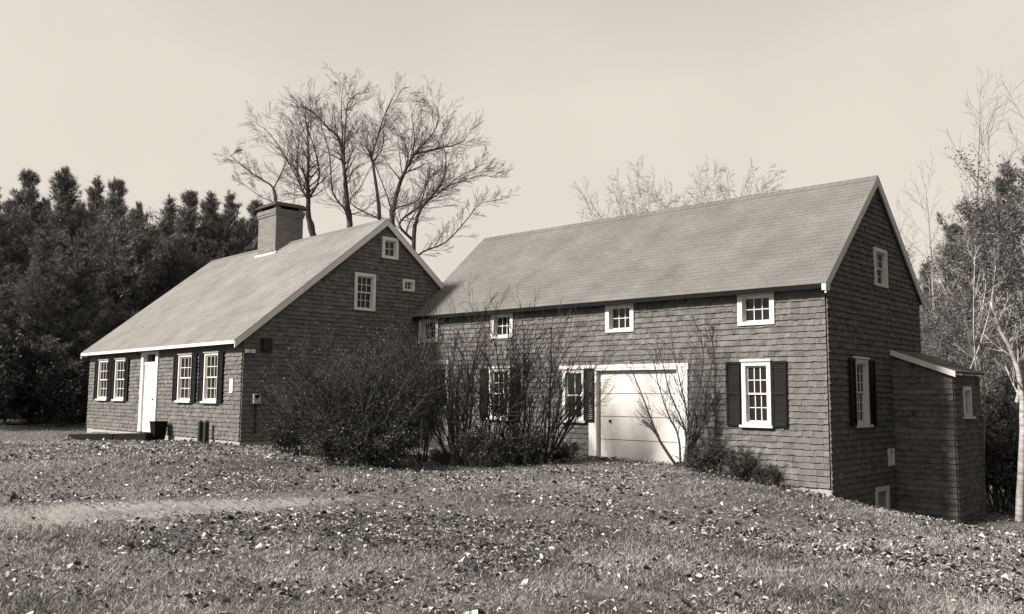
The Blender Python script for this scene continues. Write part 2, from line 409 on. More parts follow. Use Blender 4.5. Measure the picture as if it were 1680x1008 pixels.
def roof_slope(root_part, o, along, up, length, slope_len, nrm, seed, rm, expo=.145):
    """tabs of asphalt shingle laid in courses; o lower corner, along unit, up unit"""
    rng = random.Random(seed); mb = MB(); o, along, up, nrm = Vector(o), Vector(along), Vector(up), Vector(nrm)
    k = 0; y = 0
    flip = along.cross(up).dot(nrm) < 0
    while y < slope_len-.01:
        h = min(expo, slope_len-y)
        s = -(k % 2)*.15
        while s < length:
            a = max(0, s); b = min(length, s+.305)
            if b-a > .01:
                th = rng.uniform(.006, .009); tn = min(1, max(0, rng.gauss(.5, .2))); g = .002
                P = []
                for (q, yy, t) in ((a+g, y, 0), (b-g, y, 0), (b-g, y+h+.02, 0), (a+g, y+h+.02, 0), (a+g, y, th), (b-g, y, th), (b-g, y+h+.02, .002), (a+g, y+h+.02, .002)):
                    P.append(o+along*q+up*yy+nrm*t)
                if flip: P = [P[i] for i in (3, 2, 1, 0, 7, 6, 5, 4)]
                mb.hexa(P, tn)
            s += .305
        y += h; k += 1
    r = mb.build('roof_shingles', M[rm], root_part); r['kind'] = 'stuff'
    return r

def gable_house(name, loc, az, L, W, RV, zb, ze, zr, ovf, ovs, expo, seed, front_ops, gable_ops, label, cat, found, rm='roof'):
    """root frame: +X to the viewer's right along the front, +Y to the back; front-right corner at origin"""
    root = empty(name, (loc[0], loc[1], 0), -az); tag(root, label, cat)
    FF = Face((0, 0, 0), (-1, 0, 0), (0, -1, 0)); FG = Face((0, 0, 0), (0, 1, 0), (1, 0, 0))
    FB = Face((0, W, 0), (-1, 0, 0), (0, 1, 0)); FL = Face((-L, 0, 0), (0, 1, 0), (-1, 0, 0))
    sl = (zr-ze)/RV; zeb = zr-sl*(W-RV)
    gtop = lambda v: ze+sl*v if v < RV else zr-sl*(v-RV)
    def grange(z):
        lo = 0 if z <= ze else (z-ze)/sl
        hi = W if z <= zeb else RV+(zr-z)/sl
        return (lo, hi)
    BK = -.11
    walls = []
    # sheathing shell, set back behind the shingles so that windows sit in real reveals
    m = MB(); m.box(-L+.11, -.11, .105, .12, zb, ze+.05); wf = m.build('front_wall', M['sheath'], root)
    m = MB(); pts = [(.12, zb), (W-.12, zb), (W-.12, zeb), (RV, zr-.02), (.12, ze)]
    m.poly([(-.11, a, b) for a, b in pts]); m.poly([(-.125, a, b) for a, b in reversed(pts)]); wg = m.build('gable_wall', M['sheath'], root)
    m = MB(); m.box(-L+.11, -.11, W-.12, W-.105, zb, zeb+.05); wb = m.build('back_wall', M['sheath'], root)
    m = MB(); m.poly([(-L+.11, a, b) for a, b in reversed(pts)]); m.poly([(-L+.125, a, b) for a, b in pts]); wl_ = m.build('far_gable_wall', M['sheath'], root)
    walls.append((wf, FF, zb, ze-.02, lambda z: (0.012, L), front_ops))
    walls.append((wg, FG, zb, zr, grange, gable_ops))
    walls.append((wb, FB, zb, zeb-.02, lambda z: (0, L), []))
    walls.append((wl_, FL, zb, zr, grange, []))
    # soffit / corner closers keep light out of the cavity
    m = MB(); m.box(-L+.01, -.01, .0, .1, zb-.02, zb); m.box(-L+.01, -.01, .0, .1, ze, ze+.02); m.build('cavity_closer', M['sheath'], root)
    m = MB(); m.box(-L, 0, 0, W, found, zb-.022); m.build('foundation', M['concrete'], root)
    # roof
    un = math.hypot(1, sl); upf = Vector((0, 1/un, sl/un)); upb = Vector((0, -1/un, sl/un)); nf = Vector((0, -sl/un, 1/un)); nb = Vector((0, sl/un, 1/un))
    th = .062
    ef = Vector((ovs, -ovf, ze-sl*ovf)); apex = Vector((ovs, RV, zr)); eb = Vector((ovs, W+ovf*.7, zeb-sl*ovf*.7))
    LX = Vector((-(L+2*ovs), 0, 0)); dn = Vector((0, 0, th*un))
    m = MB()
    for (a, b) in ((ef, apex), (eb, apex)):
        P = [a+LX, a, b, b+LX]
        Q = [q+dn for q in P]
        m.hexa([P[0], P[1], P[2], P[3], Q[0], Q[1], Q[2], Q[3]] if a is ef else [P[3], P[2], P[1], P[0], Q[3], Q[2], Q[1], Q[0]])
    rf = m.build('roof', M[rm], root)
    sf = (apex-ef).length; sb = (apex-eb).length
    roof_slope(rf, ef+dn+Vector((.02, 0, 0))-upf*.02, (-1, 0, 0), upf, L+2*ovs+.04, sf+.02, nf, seed+1, rm)
    roof_slope(rf, eb+dn+Vector((.02, 0, 0))-upb*.02, (-1, 0, 0), upb, L+2*ovs+.04, sb+.02, nb, seed+2, rm)
    m = MB()   # ridge caps
    x = ovs
    while x > -L-ovs:
        x2 = max(x-.22, -L-ovs); t = apex.z+dn.z+.02
        m.quad((x, RV-.13, t-.13*sl), (x2, RV-.13, t-.13*sl-.008), (x2, RV, t-.006), (x, RV, t+.006)); m.quad((x, RV, t+.006), (x2, RV, t-.006), (x2, RV+.13, t-.13*sl-.008), (x, RV+.13, t-.13*sl))
        x = x2
    m.build('ridge_cap', M[rm], rf)
    # rake boards on both gables, each board its own mesh
    for xx, sg in ((ovs, 1), (-L-ovs, -1)):
        for (a, b) in ((ef, apex), (eb, apex)):
            m = MB(); bw_ = .20*un*.8
            x0, x1 = (xx-.02*sg if sg > 0 else xx-.012), (xx+.014 if sg > 0 else xx+.02)
            up_ = Vector((0, 0, dn.z-.012)); lo = Vector((0, 0, dn.z-bw_))
            A, B_ = Vector((0, a.y, a.z)), Vector((0, b.y, b.z))
            P = [A+lo, B_+lo, B_+up_, A+up_]
            m.hexa([(x0,)+tuple(q)[1:] for q in P]+[(x1,)+tuple(q)[1:] for q in P]); m.build('rake_board', M['white'], root, fix=True)
    return root, FF, FG, walls, dict(sl=sl, zeb=zeb, ef=ef, eb=eb, apex=apex, dn=dn, un=un, upf=upf, nf=nf)

E0 = EYE
# ------------------------------------------------------------------ barn
zb_, ze_, zr_ = -1.82+E0, 2.525+E0, 5.135+E0
BL, BW, BRV = 12.70, 5.74, 2.90
z = lambda q: q+E0
b_front_ops = [(3.30, 6.16, z(-2), z(.80)), (6.30, 7.02, z(-.65), z(.745)), (8.87, 9.66, z(-.65), z(.815)), (11.30, 12.60, z(-2), z(1.05)),
               (1.25, 1.93, z(-.63), z(.845)), (1.13, 2.0, z(1.60), z(2.34)), (4.79, 5.64, z(1.60), z(2.34)), (8.79, 9.61, z(1.60), z(2.34)), (11.80, 12.65, z(1.60), z(2.34))]
b_gable_ops = [(2.68, 3.48, z(2.62), z(3.52)), (1.28, 2.06, z(-.61), z(.925)), (2.30, 3.10, z(-3), z(-1.96)), (3.16, 3.52, z(-1.53), z(-1.13))]
# the barn's siding drops below the front sill line on the gable, so the gable wall has its own base
barn, BF, BG, bwalls, bi = gable_house('barn', (6.533, 18.224), .742, BL, BW, BRV, zb_, ze_, zr_, .25, .10, .130, 11, b_front_ops, b_gable_ops,
    'long shingled barn with garage door and steep grey roof beside the cape house', 'barn', z(-3.6), 'barn_roof')
bwalls[1] = (bwalls[1][0], bwalls[1][1], z(-2.95), zr_, bwalls[1][4], b_gable_ops)
window(barn, BF, 1.25, 1.93, z(-.58), z(.80), 3, 2, True, [(.88, 1.215), (1.965, 2.30)])
window(barn, BF, 1.13, 2.00, z(1.60), z(2.34), 3, 2, False, cas=.11, sill=False, header=False, rec=.085)
window(barn, BF, 4.79, 5.64, z(1.60), z(2.34), 3, 2, False, cas=.11, sill=False, header=False, rec=.085)
window(barn, BF, 8.79, 9.61, z(1.60), z(2.34), 3, 2, False, cas=.11, sill=False, header=False, rec=.085)
window(barn, BF, 11.80, 12.65, z(1.60), z(2.34), 3, 2, False, cas=.11, sill=False, header=False, rec=.085)
window(barn, BF, 6.30, 7.02, z(-.60), z(.70), 2, 1, True, [(5.98, 6.31)])
window(barn, BF, 8.87, 9.66, z(-.60), z(.77), 3, 2, True, [(8.52, 8.85), (9.68, 10.0)])
window(barn, BG, 2.68, 3.48, z(2.62), z(3.52), 2, 2, True, header=False, sill=False)
window(barn, BG, 1.28, 2.06, z(-.56), z(.88), 3, 3, True, [(.97, 1.27), (2.07, 2.40)])
window(barn, BG, 3.16, 3.52, z(-1.53), z(-1.13), 1, 1, False, cas=.06, header=False, sill=False)
# cellar hatch in the gable
m = MB()
BG.box(m, 2.30, 2.40, z(-2.95), z(-1.96), -.1, .06); BG.box(m, 3.00, 3.10, z(-2.95), z(-1.96), -.1, .06); BG.box(m, 2.40, 3.00, z(-2.06), z(-1.96), -.1, .058)
ch = m.build('cellar_opening', M['white'], barn)
m = MB(); BG.box(m, 2.40, 3.00, z(-2.95), z(-2.06), -.09, -.06); m.build('hatch_door', M['shutter'], ch)
# garage door: casing and four panels
m = MB()
BF.box(m, 3.30, 3.58, z(-1.62), z(.66), -.1, .062); BF.box(m, 5.92, 6.16, z(-1.62), z(.66), -.1, .062); BF.box(m, 3.27, 7.10, z(.72), z(.80), -.1, .075); BF.box(m, 3.27, 5.98, z(.66), z(.72), -.1, .064)
gc = m.build('garage_door_casing', M['white'], barn)
gd = empty('garage_door'); gd.parent = barn
for k in range(4):
    a, b = z(-1.60)+k*.566, z(-1.60)+(k+1)*.566-.016
    m = MB(); BF.box(m, 3.58, 5.92, a, b, -.10, -.065)
    m.build('panel', M['door'], gd)
m = MB(); BF.box(m, 5.55, 5.60, z(-.62), z(-.56), -.065, -.03); BF.box(m, 5.545, 5.605, z(-.60), z(-.58), -.035, -.02); m.build('handle', M['dark'], gd)
# entry door at the far end of the barn front
m = MB()
BF.box(m, 11.30, 11.42, z(-1.55), z(1.05), -.1, .062); BF.box(m, 12.48, 12.60, z(-1.55), z(1.05), -.1, .062); BF.box(m, 11.42, 12.48, z(.93), z(1.05), -.1, .06)
ed = m.build('door_casing', M['white'], barn)
m = MB(); BF.box(m, 11.42, 12.48, z(-1.55), z(-.30), -.1, -.06); BF.box(m, 11.42, 11.56, z(-.30), z(.93), -.1, -.06); BF.box(m, 12.34, 12.48, z(-.30), z(.93), -.1, -.06)
BF.box(m, 11.56, 12.34, z(.80), z(.93), -.1, -.062)
for q in (11.54, 12.02): BF.box(m, q, q+.36, z(-1.35), z(-.50), -.06, -.048)
m.build('door', M['white'], barn)
for q in range(2):
    for r in range(2):
        m = MB(); BF.box(m, 11.57+q*.385, 11.945+q*.385, z(-.29)+r*.545, z(.245)+r*.545, -.085, -.078); m.build('pane', M['glass'], ed)
# eave fascia + white return at the right end
m = MB(); m.box(-BL-.08, .08, -.262, -.24, ze_-bi['sl']*.25-.03, ze_-bi['sl']*.25+bi['dn'].z-.012); m.build('eave_fascia', M['timber'], barn)
ez = ze_-bi['sl']*.25
m = MB(); m.box(.03, .118, -.275, -.05, ez-.07, ez+.06); m.build('eave_return', M['white'], barn)
# lean-to on the gable: front parallel to the barn front
LV0, LV1, LU = 3.66, 5.72, 1.34
LF = Face((0, LV0, 0), (1, 0, 0), (0, -1, 0)); LR = Face((LU, 0, 0), (0, 1, 0), (1, 0, 0))
m = MB(); m.box(.03, LU-.11, LV0+.105, LV0+.12, z(-3.3), z(.55)); m.poly([(.03, LV0+.11, z(.5)), (LU-.11, LV0+.11, z(.5)), (LU-.11, LV0+.11, z(.58)), (.03, LV0+.11, z(1.05))]); lw = m.build('lean_to_front_wall', M['sheath'], barn)
m = MB(); m.box(LU-.125, LU-.11, LV0+.12, LV1-.02, z(-3.3), z(.55)); lr = m.build('lean_to_side_wall', M['sheath'], barn)
m = MB(); m.box(.03, LU, LV1-.02, LV1, z(-3.3), z(.58)); m.build('lean_to_back_wall', M['shingle'], barn)
lsl = (1.12-.62)/1.34
bwalls.append((lw, LF, z(-3.1), z(1.1), lambda q: (0.03, LU if q < z(.58) else max(.03, (z(1.08)-q)/lsl)), []))
bwalls.append((lr, LR, z(-3.1), z(.56), lambda q: (LV0+.012, LV1), [(4.28, 4.86, z(-.43), z(.31))]))
window(barn, LR, 4.28, 4.86, z(-.38), z(.31), 2, 2, False, cas=.08, header=False)
m = MB(); A = [(.0, LV0-.12, z(1.13)), (LU+.09, LV0-.12, z(1.13)-lsl*(LU+.09)), (LU+.09, LV1+.12, z(1.13)-lsl*(LU+.09)), (.0, LV1+.12, z(1.13))]
m.hexa(A+[(q[0], q[1], q[2]+.05) for q in A]); lrf = m.build('lean_to_roof', M['barn_roof'], barn)
un_ = math.hypot(1, lsl); roof_slope(lrf, (LU+.11, LV0-.13, z(1.183)-lsl*(LU+.11)), (0, 1, 0), (-1/un_, 0, lsl/un_), LV1-LV0+.26, 1.34*un_+.10, (lsl/un_, 0, 1/un_), 77, 'barn_roof')
m = MB(); P = [(.02, 0, z(1.04)), (LU+.10, 0, z(1.04)-lsl*(LU+.08)), (LU+.10, 0, z(1.172)-lsl*(LU+.08)), (.02, 0, z(1.172))]
m.hexa([(q[0], LV0-.122, q[2]) for q in P]+[(q[0], LV0-.145, q[2]) for q in P]); m.build('lean_to_rake_board', M['white'], barn, fix=True)
clad(barn, bwalls, .130, 21)

# ------------------------------------------------------------------ cape house
kzb, kze, kzr = z(-1.20), z(1.565), z(5.15)
KL, KW, KRV = 11.65, 8.74, 4.37
k_front_ops = [(9.65, 10.61, z(-.25), z(1.165)), (8.09, 9.02, z(-.25), z(1.165)), (2.98, 3.92, z(-.25), z(1.165)), (1.30, 2.18, z(-.25), z(1.165)), (5.43, 6.77, z(-1.3), z(1.42))]
k_gable_ops = [(3.33, 4.05, z(2.44), z(3.53)), (4.25, 4.84, z(4.05), z(4.70)), (5.03, 5.47, z(3.14), z(3.50))]
cape, KF, KG, kwalls, ki = gable_house('cape_house', (-6.985, 22.933), .815, KL, KW, KRV, kzb, kze, kzr, .30, .12, .116, 31, k_front_ops, k_gable_ops,
    'low shingled cape house with central brick chimney and pale front door', 'house', z(-2.0))
for (a, b, sh) in ((9.65, 10.61, [(9.35, 9.64), (10.62, 10.93)]), (8.09, 9.02, [(7.80, 8.08), (9.03, 9.32)]), (2.98, 3.92, [(2.66, 2.97), (3.93, 4.22)]), (1.30, 2.18, [(.99, 1.29), (2.19, 2.48)])):
    window(cape, KF, a, b, z(-.20), z(1.12), 3, 2, True, sh, cas=.06, rec=.0)
window(cape, KG, 3.33, 4.05, z(2.44), z(3.53), 3, 2, True, header=False, sill=False)
window(cape, KG, 4.25, 4.84, z(4.05), z(4.70), 2, 2, False, header=False, sill=False, cas=.10)
window(cape, KG, 5.03, 5.47, z(3.14), z(3.50), 2, 2, False, header=False, sill=False, cas=.07)
# front door with transom
m = MB()
KF.box(m, 5.43, 5.62, z(-1.18), z(1.36), -.1, .07); KF.box(m, 6.58, 6.77, z(-1.18), z(1.36), -.1, .07); KF.box(m, 5.62, 6.58, z(1.22), z(1.36), -.1, .068); KF.box(m, 5.62, 6.58, z(.88), z(.97), -.1, .03)
KF.box(m, 5.39, 6.81, z(1.36), z(1.42), -.05, .09)
dc = m.build('door_casing', M['white'], cape)
m = MB(); KF.box(m, 5.63, 6.57, z(-1.18), z(.88), -.1, .01)
for (a, b) in ((5.73, 6.05), (6.15, 6.47)):
    for (c, d) in ((-1.05, -.45), (-.32, .30), (.42, .78)): KF.box(m, a, b, z(c), z(d), .01, .022)
dd = m.build('front_door', M['white'], cape)
m = MB(); KF.box(m, 5.70, 5.74, z(-.22), z(-.14), .022, .05); KF.box(m, 5.69, 5.75, z(-.20), z(-.16), .05, .08); m.build('door_handle', M['dark'], dd)
for q in range(4):
    m = MB(); KF.box(m, 5.625+q*.24, 5.85+q*.24, z(.975), z(1.215), -.07, -.06); m.build('pane', M['glass'], dc)
# eave fascia + gutter
el = ki['ef'].z
m = MB(); m.box(-KL-.10, .10, -.316, -.29, el-.02, el+.07); m.build('eave_fascia', M['white'], cape)
m = MB(); m.box(-KL, -.02, -.29, -.026, el-.035, el-.01); m.build('soffit', M['sheath'], cape)
clad(cape, kwalls, .116, 41)
# chimney
cx0, cx1, cy0, cy1 = -6.95, -5.70, 3.84, 4.88
m = MB(); m.box(cx0, cx1, cy0, cy1, z(4.3), z(6.14)); m.box(cx0-.03, cx1+.03, cy0-.03, cy1+.03, z(6.14), z(6.22)); m.box(cx0-.05, cx1+.05, cy0-.05, cy1+.05, z(6.222), z(6.36))
chm = m.build('chimney', M['brick'], cape)
for (a, b) in ((cx0, cy0), (cx1-.16, cy0), (cx0, cy1-.16), (cx1-.16, cy1-.16)):
    m = MB(); m.box(a, a+.16, b, b+.16, z(6.36), z(6.45)); m.build('cap_leg', M['concrete'], chm)
m = MB(); P = [(cx0-.13, cy0-.13), (cx1+.13, cy0-.13), (cx1+.13, cy1+.13), (cx0-.13, cy1+.13)]; Q = [(cx0, cy0), (cx1, cy0), (cx1, cy1), (cx0, cy1)]
m.hexa([(a, b, z(6.45)) for a, b in P]+[(a, b, z(6.60)) for a, b in Q]); m.build('chimney_cap', M['dark'], chm)
rz = lambda v: kze+ki['sl']*v+ki['dn'].z
m = MB(); m.hexa([(cx0-.12, cy0-.07, rz(cy0-.07)+.012), (cx1+.12, cy0-.07, rz(cy0-.07)+.012), (cx1+.12, cy0+.02, rz(cy0+.02)+.012), (cx0-.12, cy0+.02, rz(cy0+.02)+.012),
   (cx0-.12, cy0-.07, rz(cy0-.07)+.022), (cx1+.12, cy0-.07, rz(cy0-.07)+.022), (cx1+.12, cy0-.004, rz(cy0)+.06), (cx0-.12, cy0-.004, rz(cy0)+.06)]); m.build('flashing', M['flash'], chm)
m = MB(); st = [(cy0, .0), (cy0+.2, .1), (cy0+.4, .1), (KRV+.05, .1)]
for k in range(5):
    a = cy0+.01+k*.11; m.box(cx1+.002, cx1+.02, a, a+.115, rz(a)-.05, rz(a)+.09-.002*k)
m.build('step_flashing', M['flash'], chm)
# small fittings on the house walls (separate things)
def fitting(name, f, root, s, zz, parts, label, cat, mat='metal'):
    e = empty(name); mw = root.matrix_basis; e.matrix_basis = mw @ Matrix.Translation(f.p(s, zz, 0.024))
    rot = math.atan2(f.nd.x, -f.nd.y)
    e.rotation_euler = (0, 0, root.rotation_euler.z+rot)
    for (nm, mt, bx) in parts:
        m = MB()
        for b in bx: m.box(*b)
        m.build(nm, M[mt], e)
    tag(e, label, cat)
    return e
fitting('electric_meter', KG, cape, .38, z(-.10), [('box', 'metal', [(-.10, .10, -.11, 0, -.14, .12)]), ('dial', 'glass', [(-.06, .06, -.13, -.11, -.02, .09)]), ('conduit', 'dark', [(-.015, .015, -.05, -.01, -.9, -.14)])],
        'small grey meter box low on the cape gable wall', 'meter')
fitting('wall_vent', KG, cape, .62, z(1.32), [('hood', 'dark', [(-.12, .12, -.12, 0, -.16, .14)]), ('flange', 'dark', [(-.15, .15, -.015, 0, -.19, .17)])],
        'small dark vent hood high on the cape gable near the corner', 'vent')
fitting('flood_lamp', KG, cape, .13, z(1.12), [('base', 'metal', [(-.05, .05, -.05, 0, -.03, .03)]), ('lamp', 'white', [(-.12, -.03, -.16, -.05, -.05, .04), (.03, .12, -.16, -.05, -.05, .04)])],
        'small pale twin flood lamp at the top of the cape corner', 'lamp')
fitting('house_plaque', KF, cape, .52, z(.22), [('board', 'white', [(-.09, .09, -.025, 0, -.17, .17)]), ('rim', 'sash', [(-.10, .10, -.03, -.018, .17, .185), (-.10, .10, -.03, -.018, -.185, -.17)])],
        'small white plaque on the cape front beside the last window', 'plaque')

# things standing in front of the cape
def kworld(u, v, zz): return cape.matrix_basis @ Vector((-u, v, zz))
def klocal_thing(name, u, v, zz, label, cat, group=None):
    e = empty(name, kworld(u, v, zz), -.815); tag(e, label, cat, group); return e
e = klocal_thing('door_step', 6.1, -.42, z(-1.45), 'flat granite step below the white front door', 'step')
m = MB(); m.hexa([(-.95, -.42, -.2), (.95, -.42, -.2), (.95, .40, -.2), (-.95, .40, -.2), (-.93, -.40, .22), (.93, -.41, .22), (.94, .40, .22), (-.94, .39, .22)]); m.build('slab', M['stone'], e)
e = klocal_thing('landscape_timber', 7.4, -.75, z(-1.26), 'long dark timber edging the planting bed before the cape', 'timber')
def ztl(x): return x*(.28/6.8)
for (nm, x0, x1, dy) in (('long_timber', -3.4, .75, 0), ('short_timber', .77, 3.3, .03)):
    m = MB(); m.hexa([(x0, -.12+dy, ztl(x0)-.4), (x1, -.12+dy, ztl(x1)-.4), (x1, .1+dy, ztl(x1)-.4), (x0, .1+dy, ztl(x0)-.4), (x0, -.11+dy, ztl(x0)), (x1, -.11+dy, ztl(x1)), (x1, .1+dy, ztl(x1)), (x0, .1+dy, ztl(x0))])
    m.build(nm, M['timber'], e)
e = klocal_thing('planting_bed', 7.4, -.4, z(-1.30), 'narrow raised earth bed along the left of the cape front', 'bed')
m = MB(); m.hexa([(-3.4, -.25, -.5), (.2, -.25, -.5), (.2, .4, -.5), (-3.4, .4, -.5), (-3.4, -.25, -.12), (.2, -.25, .03), (.2, .4, .04), (-3.4, .4, -.04)]); m.build('soil', M['ground'], e)
e = klocal_thing('wooden_tub', 4.45, -.34, z(-1.14), 'dark square wooden tub right of the white front door', 'planter')
m = MB(); m.hexa([(-.14, -.14, -.25), (.14, -.14, -.25), (.14, .14, -.25), (-.14, .14, -.25), (-.19, -.19, .30), (.19, -.19, .30), (.19, .19, .30), (-.19, .19, .30)]); m.build('tub', M['timber'], e)
m = MB(); m.box(-.205, .205, -.205, .205, .301, .335); m.build('rim', M['timber'], e)
for (u, lab) in ((1.92, 'short dark post against the cape front, left of a pair'), (1.56, 'short dark post against the cape front, right of a pair')):
    e = klocal_thing('short_post', u, -.20, z(-1.2), lab, 'post', 'pair of short posts by the cape wall')
    m = MB(); m.box(-.055, .055, -.055, .055, -.2, .42); m.build('shaft', M['dark'], e)
    m = MB(); m.hexa([(-.07, -.07, .421), (.07, -.07, .421), (.07, .07, .421), (-.07, .07, .421), (-.01, -.01, .49), (.01, -.01, .49), (.01, .01, .49), (-.01, .01, .49)]); m.build('cap', M['dark'], e)

# ------------------------------------------------------------------ plants kit
def rand_dir(rng):
    while True:
        v = Vector((rng.uniform(-1, 1), rng.uniform(-1, 1), rng.uniform(-1, 1)))
        if .05 < v.length < 1: return v.normalized()
def bend(d, ang, rng):
    ax = d.cross(rand_dir(rng)); 
    if ax.length < 1e-3: ax = d.orthogonal()
    return Matrix.Rotation(ang, 3, ax.normalized()) @ d
def grow(mb, p, d, L, r, lev, P, rng, tips=None):
    n = P['segs'][lev]; pts = [p.copy()]; rad = [r]; step = L/n; dirs = [d.copy()]
    for k in range(n):
        d = (d+rand_dir(rng)*P['wig'][lev]+Vector((0, 0, P['up'][lev]))).normalized()
        p = p+d*step; pts.append(p); dirs.append(d.copy()); rad.append(max(P['rmin'], r*(1-(1-P['taper'])*(k+1)/n)))
    mb.tube(pts, rad, 5 if lev == 0 and r > .03 else 3, rng.random())
    if lev+1 >= len(P['segs']):
        if tips is not None: tips += [(q, e) for q, e in zip(pts[1:], dirs[1:])]
        return
    nk = P['kids'][lev]; nk = max(1, int(nk*rng.uniform(.75, 1.25)+.5))
    for k in range(nk):
        t = P['start'][lev]+(1-P['start'][lev])*(k+rng.random())/nk
        i = min(n-1, int(t*n)); f = t*n-i
        q = pts[i].lerp(pts[i+1], f); rr = rad[i]+(rad[i+1]-rad[i])*f
        cd = bend(dirs[i+1], math.radians(rng.uniform(*P['ang'][lev])), rng)
        if cd.z < P.get('minz', -.3): cd.z = abs(cd.z)*.5; cd.normalize()
        grow(mb, q, cd, L*rng.uniform(*P['ratio'][lev])*(1-.45*t), max(P['rmin'], rr*P['rk'][lev]), lev+1, P, rng, tips)
def limb_grow(mb, pts, r0, r1, P, rng, kids, klen, start=.3, tips=None, sides=7, kick=(25, 62)):
    """a hand-laid limb, smoothed, with branches grown off it"""
    Q = []
    m = len(pts)
    for k in range(m-1):
        p0, p1, p2, p3 = [pts[min(max(q, 0), m-1)] for q in (k-1, k, k+1, k+2)]
        for s in range(4):
            f = s/4; Q.append(0.5*((2*p1)+(-p0+p2)*f+(2*p0-5*p1+4*p2-p3)*f*f+(-p0+3*p1-3*p2+p3)*f**3)+rand_dir(rng)*r0*.12)
    Q.append(pts[-1].copy()); n = len(Q)
    rad = [r0+(r1-r0)*(k/(n-1))**.8 for k in range(n)]
    mb.tube(Q, rad, sides, rng.random())
    L = sum((Q[k+1]-Q[k]).length for k in range(n-1))
    for k in range(kids):
        t = start+(1-start)*((k+rng.random())/kids)
        i = min(n-2, int(t*(n-1))); d = (Q[i+1]-Q[i]).normalized()
        cd = bend(d, math.radians(rng.uniform(*kick)), rng)
        if cd.z < -.25: cd.z = abs(cd.z)*.4
        grow(mb, Q[i].copy(), cd.normalized(), klen*rng.uniform(.55, 1.1)*(1.05-.35*t), max(P['rmin'], rad[i]*.42), 0, P, rng, tips)

def scatter_leaves(pts, dirs, per, size, spread, seed, aspect=.55, name='leaves'):
    """small folded leaf quads round the given points"""
    r = np.random.default_rng(seed); n = len(pts)*per
    c = np.repeat(np.asarray(pts, float), per, 0)+r.normal(0, spread, (n, 3))
    d = r.normal(0, 1, (n, 3)); d /= np.linalg.norm(d, axis=1)[:, None]
    u = np.cross(d, r.normal(0, 1, (n, 3))); u /= np.linalg.norm(u, axis=1)[:, None]
    s = size*r.uniform(.6, 1.35, (n, 1))
    V = np.stack([c-d*s*.5, c+u*s*aspect*.5, c+d*s*.5, c-u*s*aspect*.5], 1).reshape(-1, 3)
    a = np.arange(n)*4; F = np.stack([a, a+1, a+2, a+3], 1)
    clump = np.repeat(r.uniform(0, 1, len(pts)), per)
    return np_mesh(name, V, F, np.clip(.55*clump+.45*r.uniform(0, 1, n), 0, 1))

# ------------------------------------------------------------------ big bare maples behind the cape
PM = dict(segs=(4, 3, 3), wig=(.11, .12, .14), up=(.02, .01, .0), taper=.2, rmin=.0045, kids=(4, 4), start=(.2, .15), ang=((18, 40), (20, 45)), ratio=((.45, .75), (.45, .75)), rk=(.5, .6), minz=-.35)
def Z7(x, y): return (360+x/2.8, 80+y/2.8)
def bare_tree(name, D, base_px, limbs, seed, label, cat, group, bark='dark_bark', P=PM, trunk_r=.26, kmul=1.35):
    """limbs: list of (pixel polyline in the zoom frame, r0, r1, kids, klen); the first starts at the trunk"""
    rng = random.Random(seed)
    b = at(base_px[0], 600, D); base = Vector((b.x, b.y, gz(b.x, b.y)-.2))
    root = empty(name, base); tag(root, label, cat, group)
    tm, cm = MB(), MB()
    trunk_r *= .8
    for k, (pl, r0, r1, kids, klen) in enumerate(limbs):
        r0 *= .95; r1 *= .6; klen *= .78
        P3 = []; off = 0 if k == 0 else rng.uniform(-.3, .3)
        drift = rng.uniform(-.9, .9) if k else 0
        for q, (x, y) in enumerate(pl):
            w = at(*Z7(x, 890-(890-y)*.89), D); w.y += off+drift*q*.6; P3.append(w)
        if k == 0: SK = [q.copy() for q in P3]+[base.lerp(P3[0], f) for f in (.5, .6, .7, .8, .9)]
        else:
            c = [q for q in SK if q.z < P3[0].z+.1] or SK
            n0 = min(c, key=lambda q: (q-P3[0]).length)
            if (n0-P3[0]).length > .12: P3 = [n0.copy()]+P3
            SK += [q.copy() for q in P3]
        if k == 0:
            P3 = [base, base.lerp(P3[0], .5)+Vector((rng.uniform(-.15, .15), 0, 0))]+P3
            P3 = [q-base for q in P3]; limb_grow(tm, P3, trunk_r, r1, P, rng, 0, 1, sides=9)
            # branches on the leader belong to the crown
            limb_grow(cm, P3[2:], r0*.97, r1*.97, P, rng, int(kids*kmul), klen, .35)
        else:
            limb_grow(cm, [q-base for q in P3], r0, r1, P, rng, int(kids*kmul), klen, .15)
    tm.build('trunk', M[bark], root, smooth=True); cm.build('branches', M[bark], root, smooth=True)
    return root
GB = 'bare maples behind the cape house'
bare_tree('bare_maple', 40, Z7(440, 900), [([(432, 862), (410, 760), (408, 660), (404, 560), (410, 450), (405, 330), (412, 250)], .17, .03, 26, 3.0),
    ([(406, 660), (366, 580), (345, 450), (345, 340), (300, 230)], .085, .02, 22, 2.6), ([(412, 655), (466, 570), (458, 440), (430, 330), (440, 250)], .075, .02, 18, 2.3),
    ([(380, 610), (330, 500), (240, 340), (170, 280)], .05, .015, 20, 2.2)], 101,
    'bare maple whose dark leaning trunk rises just right of the chimney', 'tree', GB, trunk_r=.22)
bare_tree('bare_maple', 39, Z7(250, 760), [([(260, 720), (246, 612), (200, 570), (140, 525), (60, 450), (60, 440)], .06, .014, 22, 1.4), ([(248, 620), (300, 530), (330, 460), (340, 380)], .04, .012, 16, 1.6),
    ([(255, 690), (190, 655), (110, 590), (70, 560)], .035, .012, 12, 1.1), ([(330, 730), (328, 640), (318, 560)], .03, .01, 8, 1.0)], 102,
    'small spreading bare tree directly behind the chimney top', 'tree', GB, trunk_r=.11)
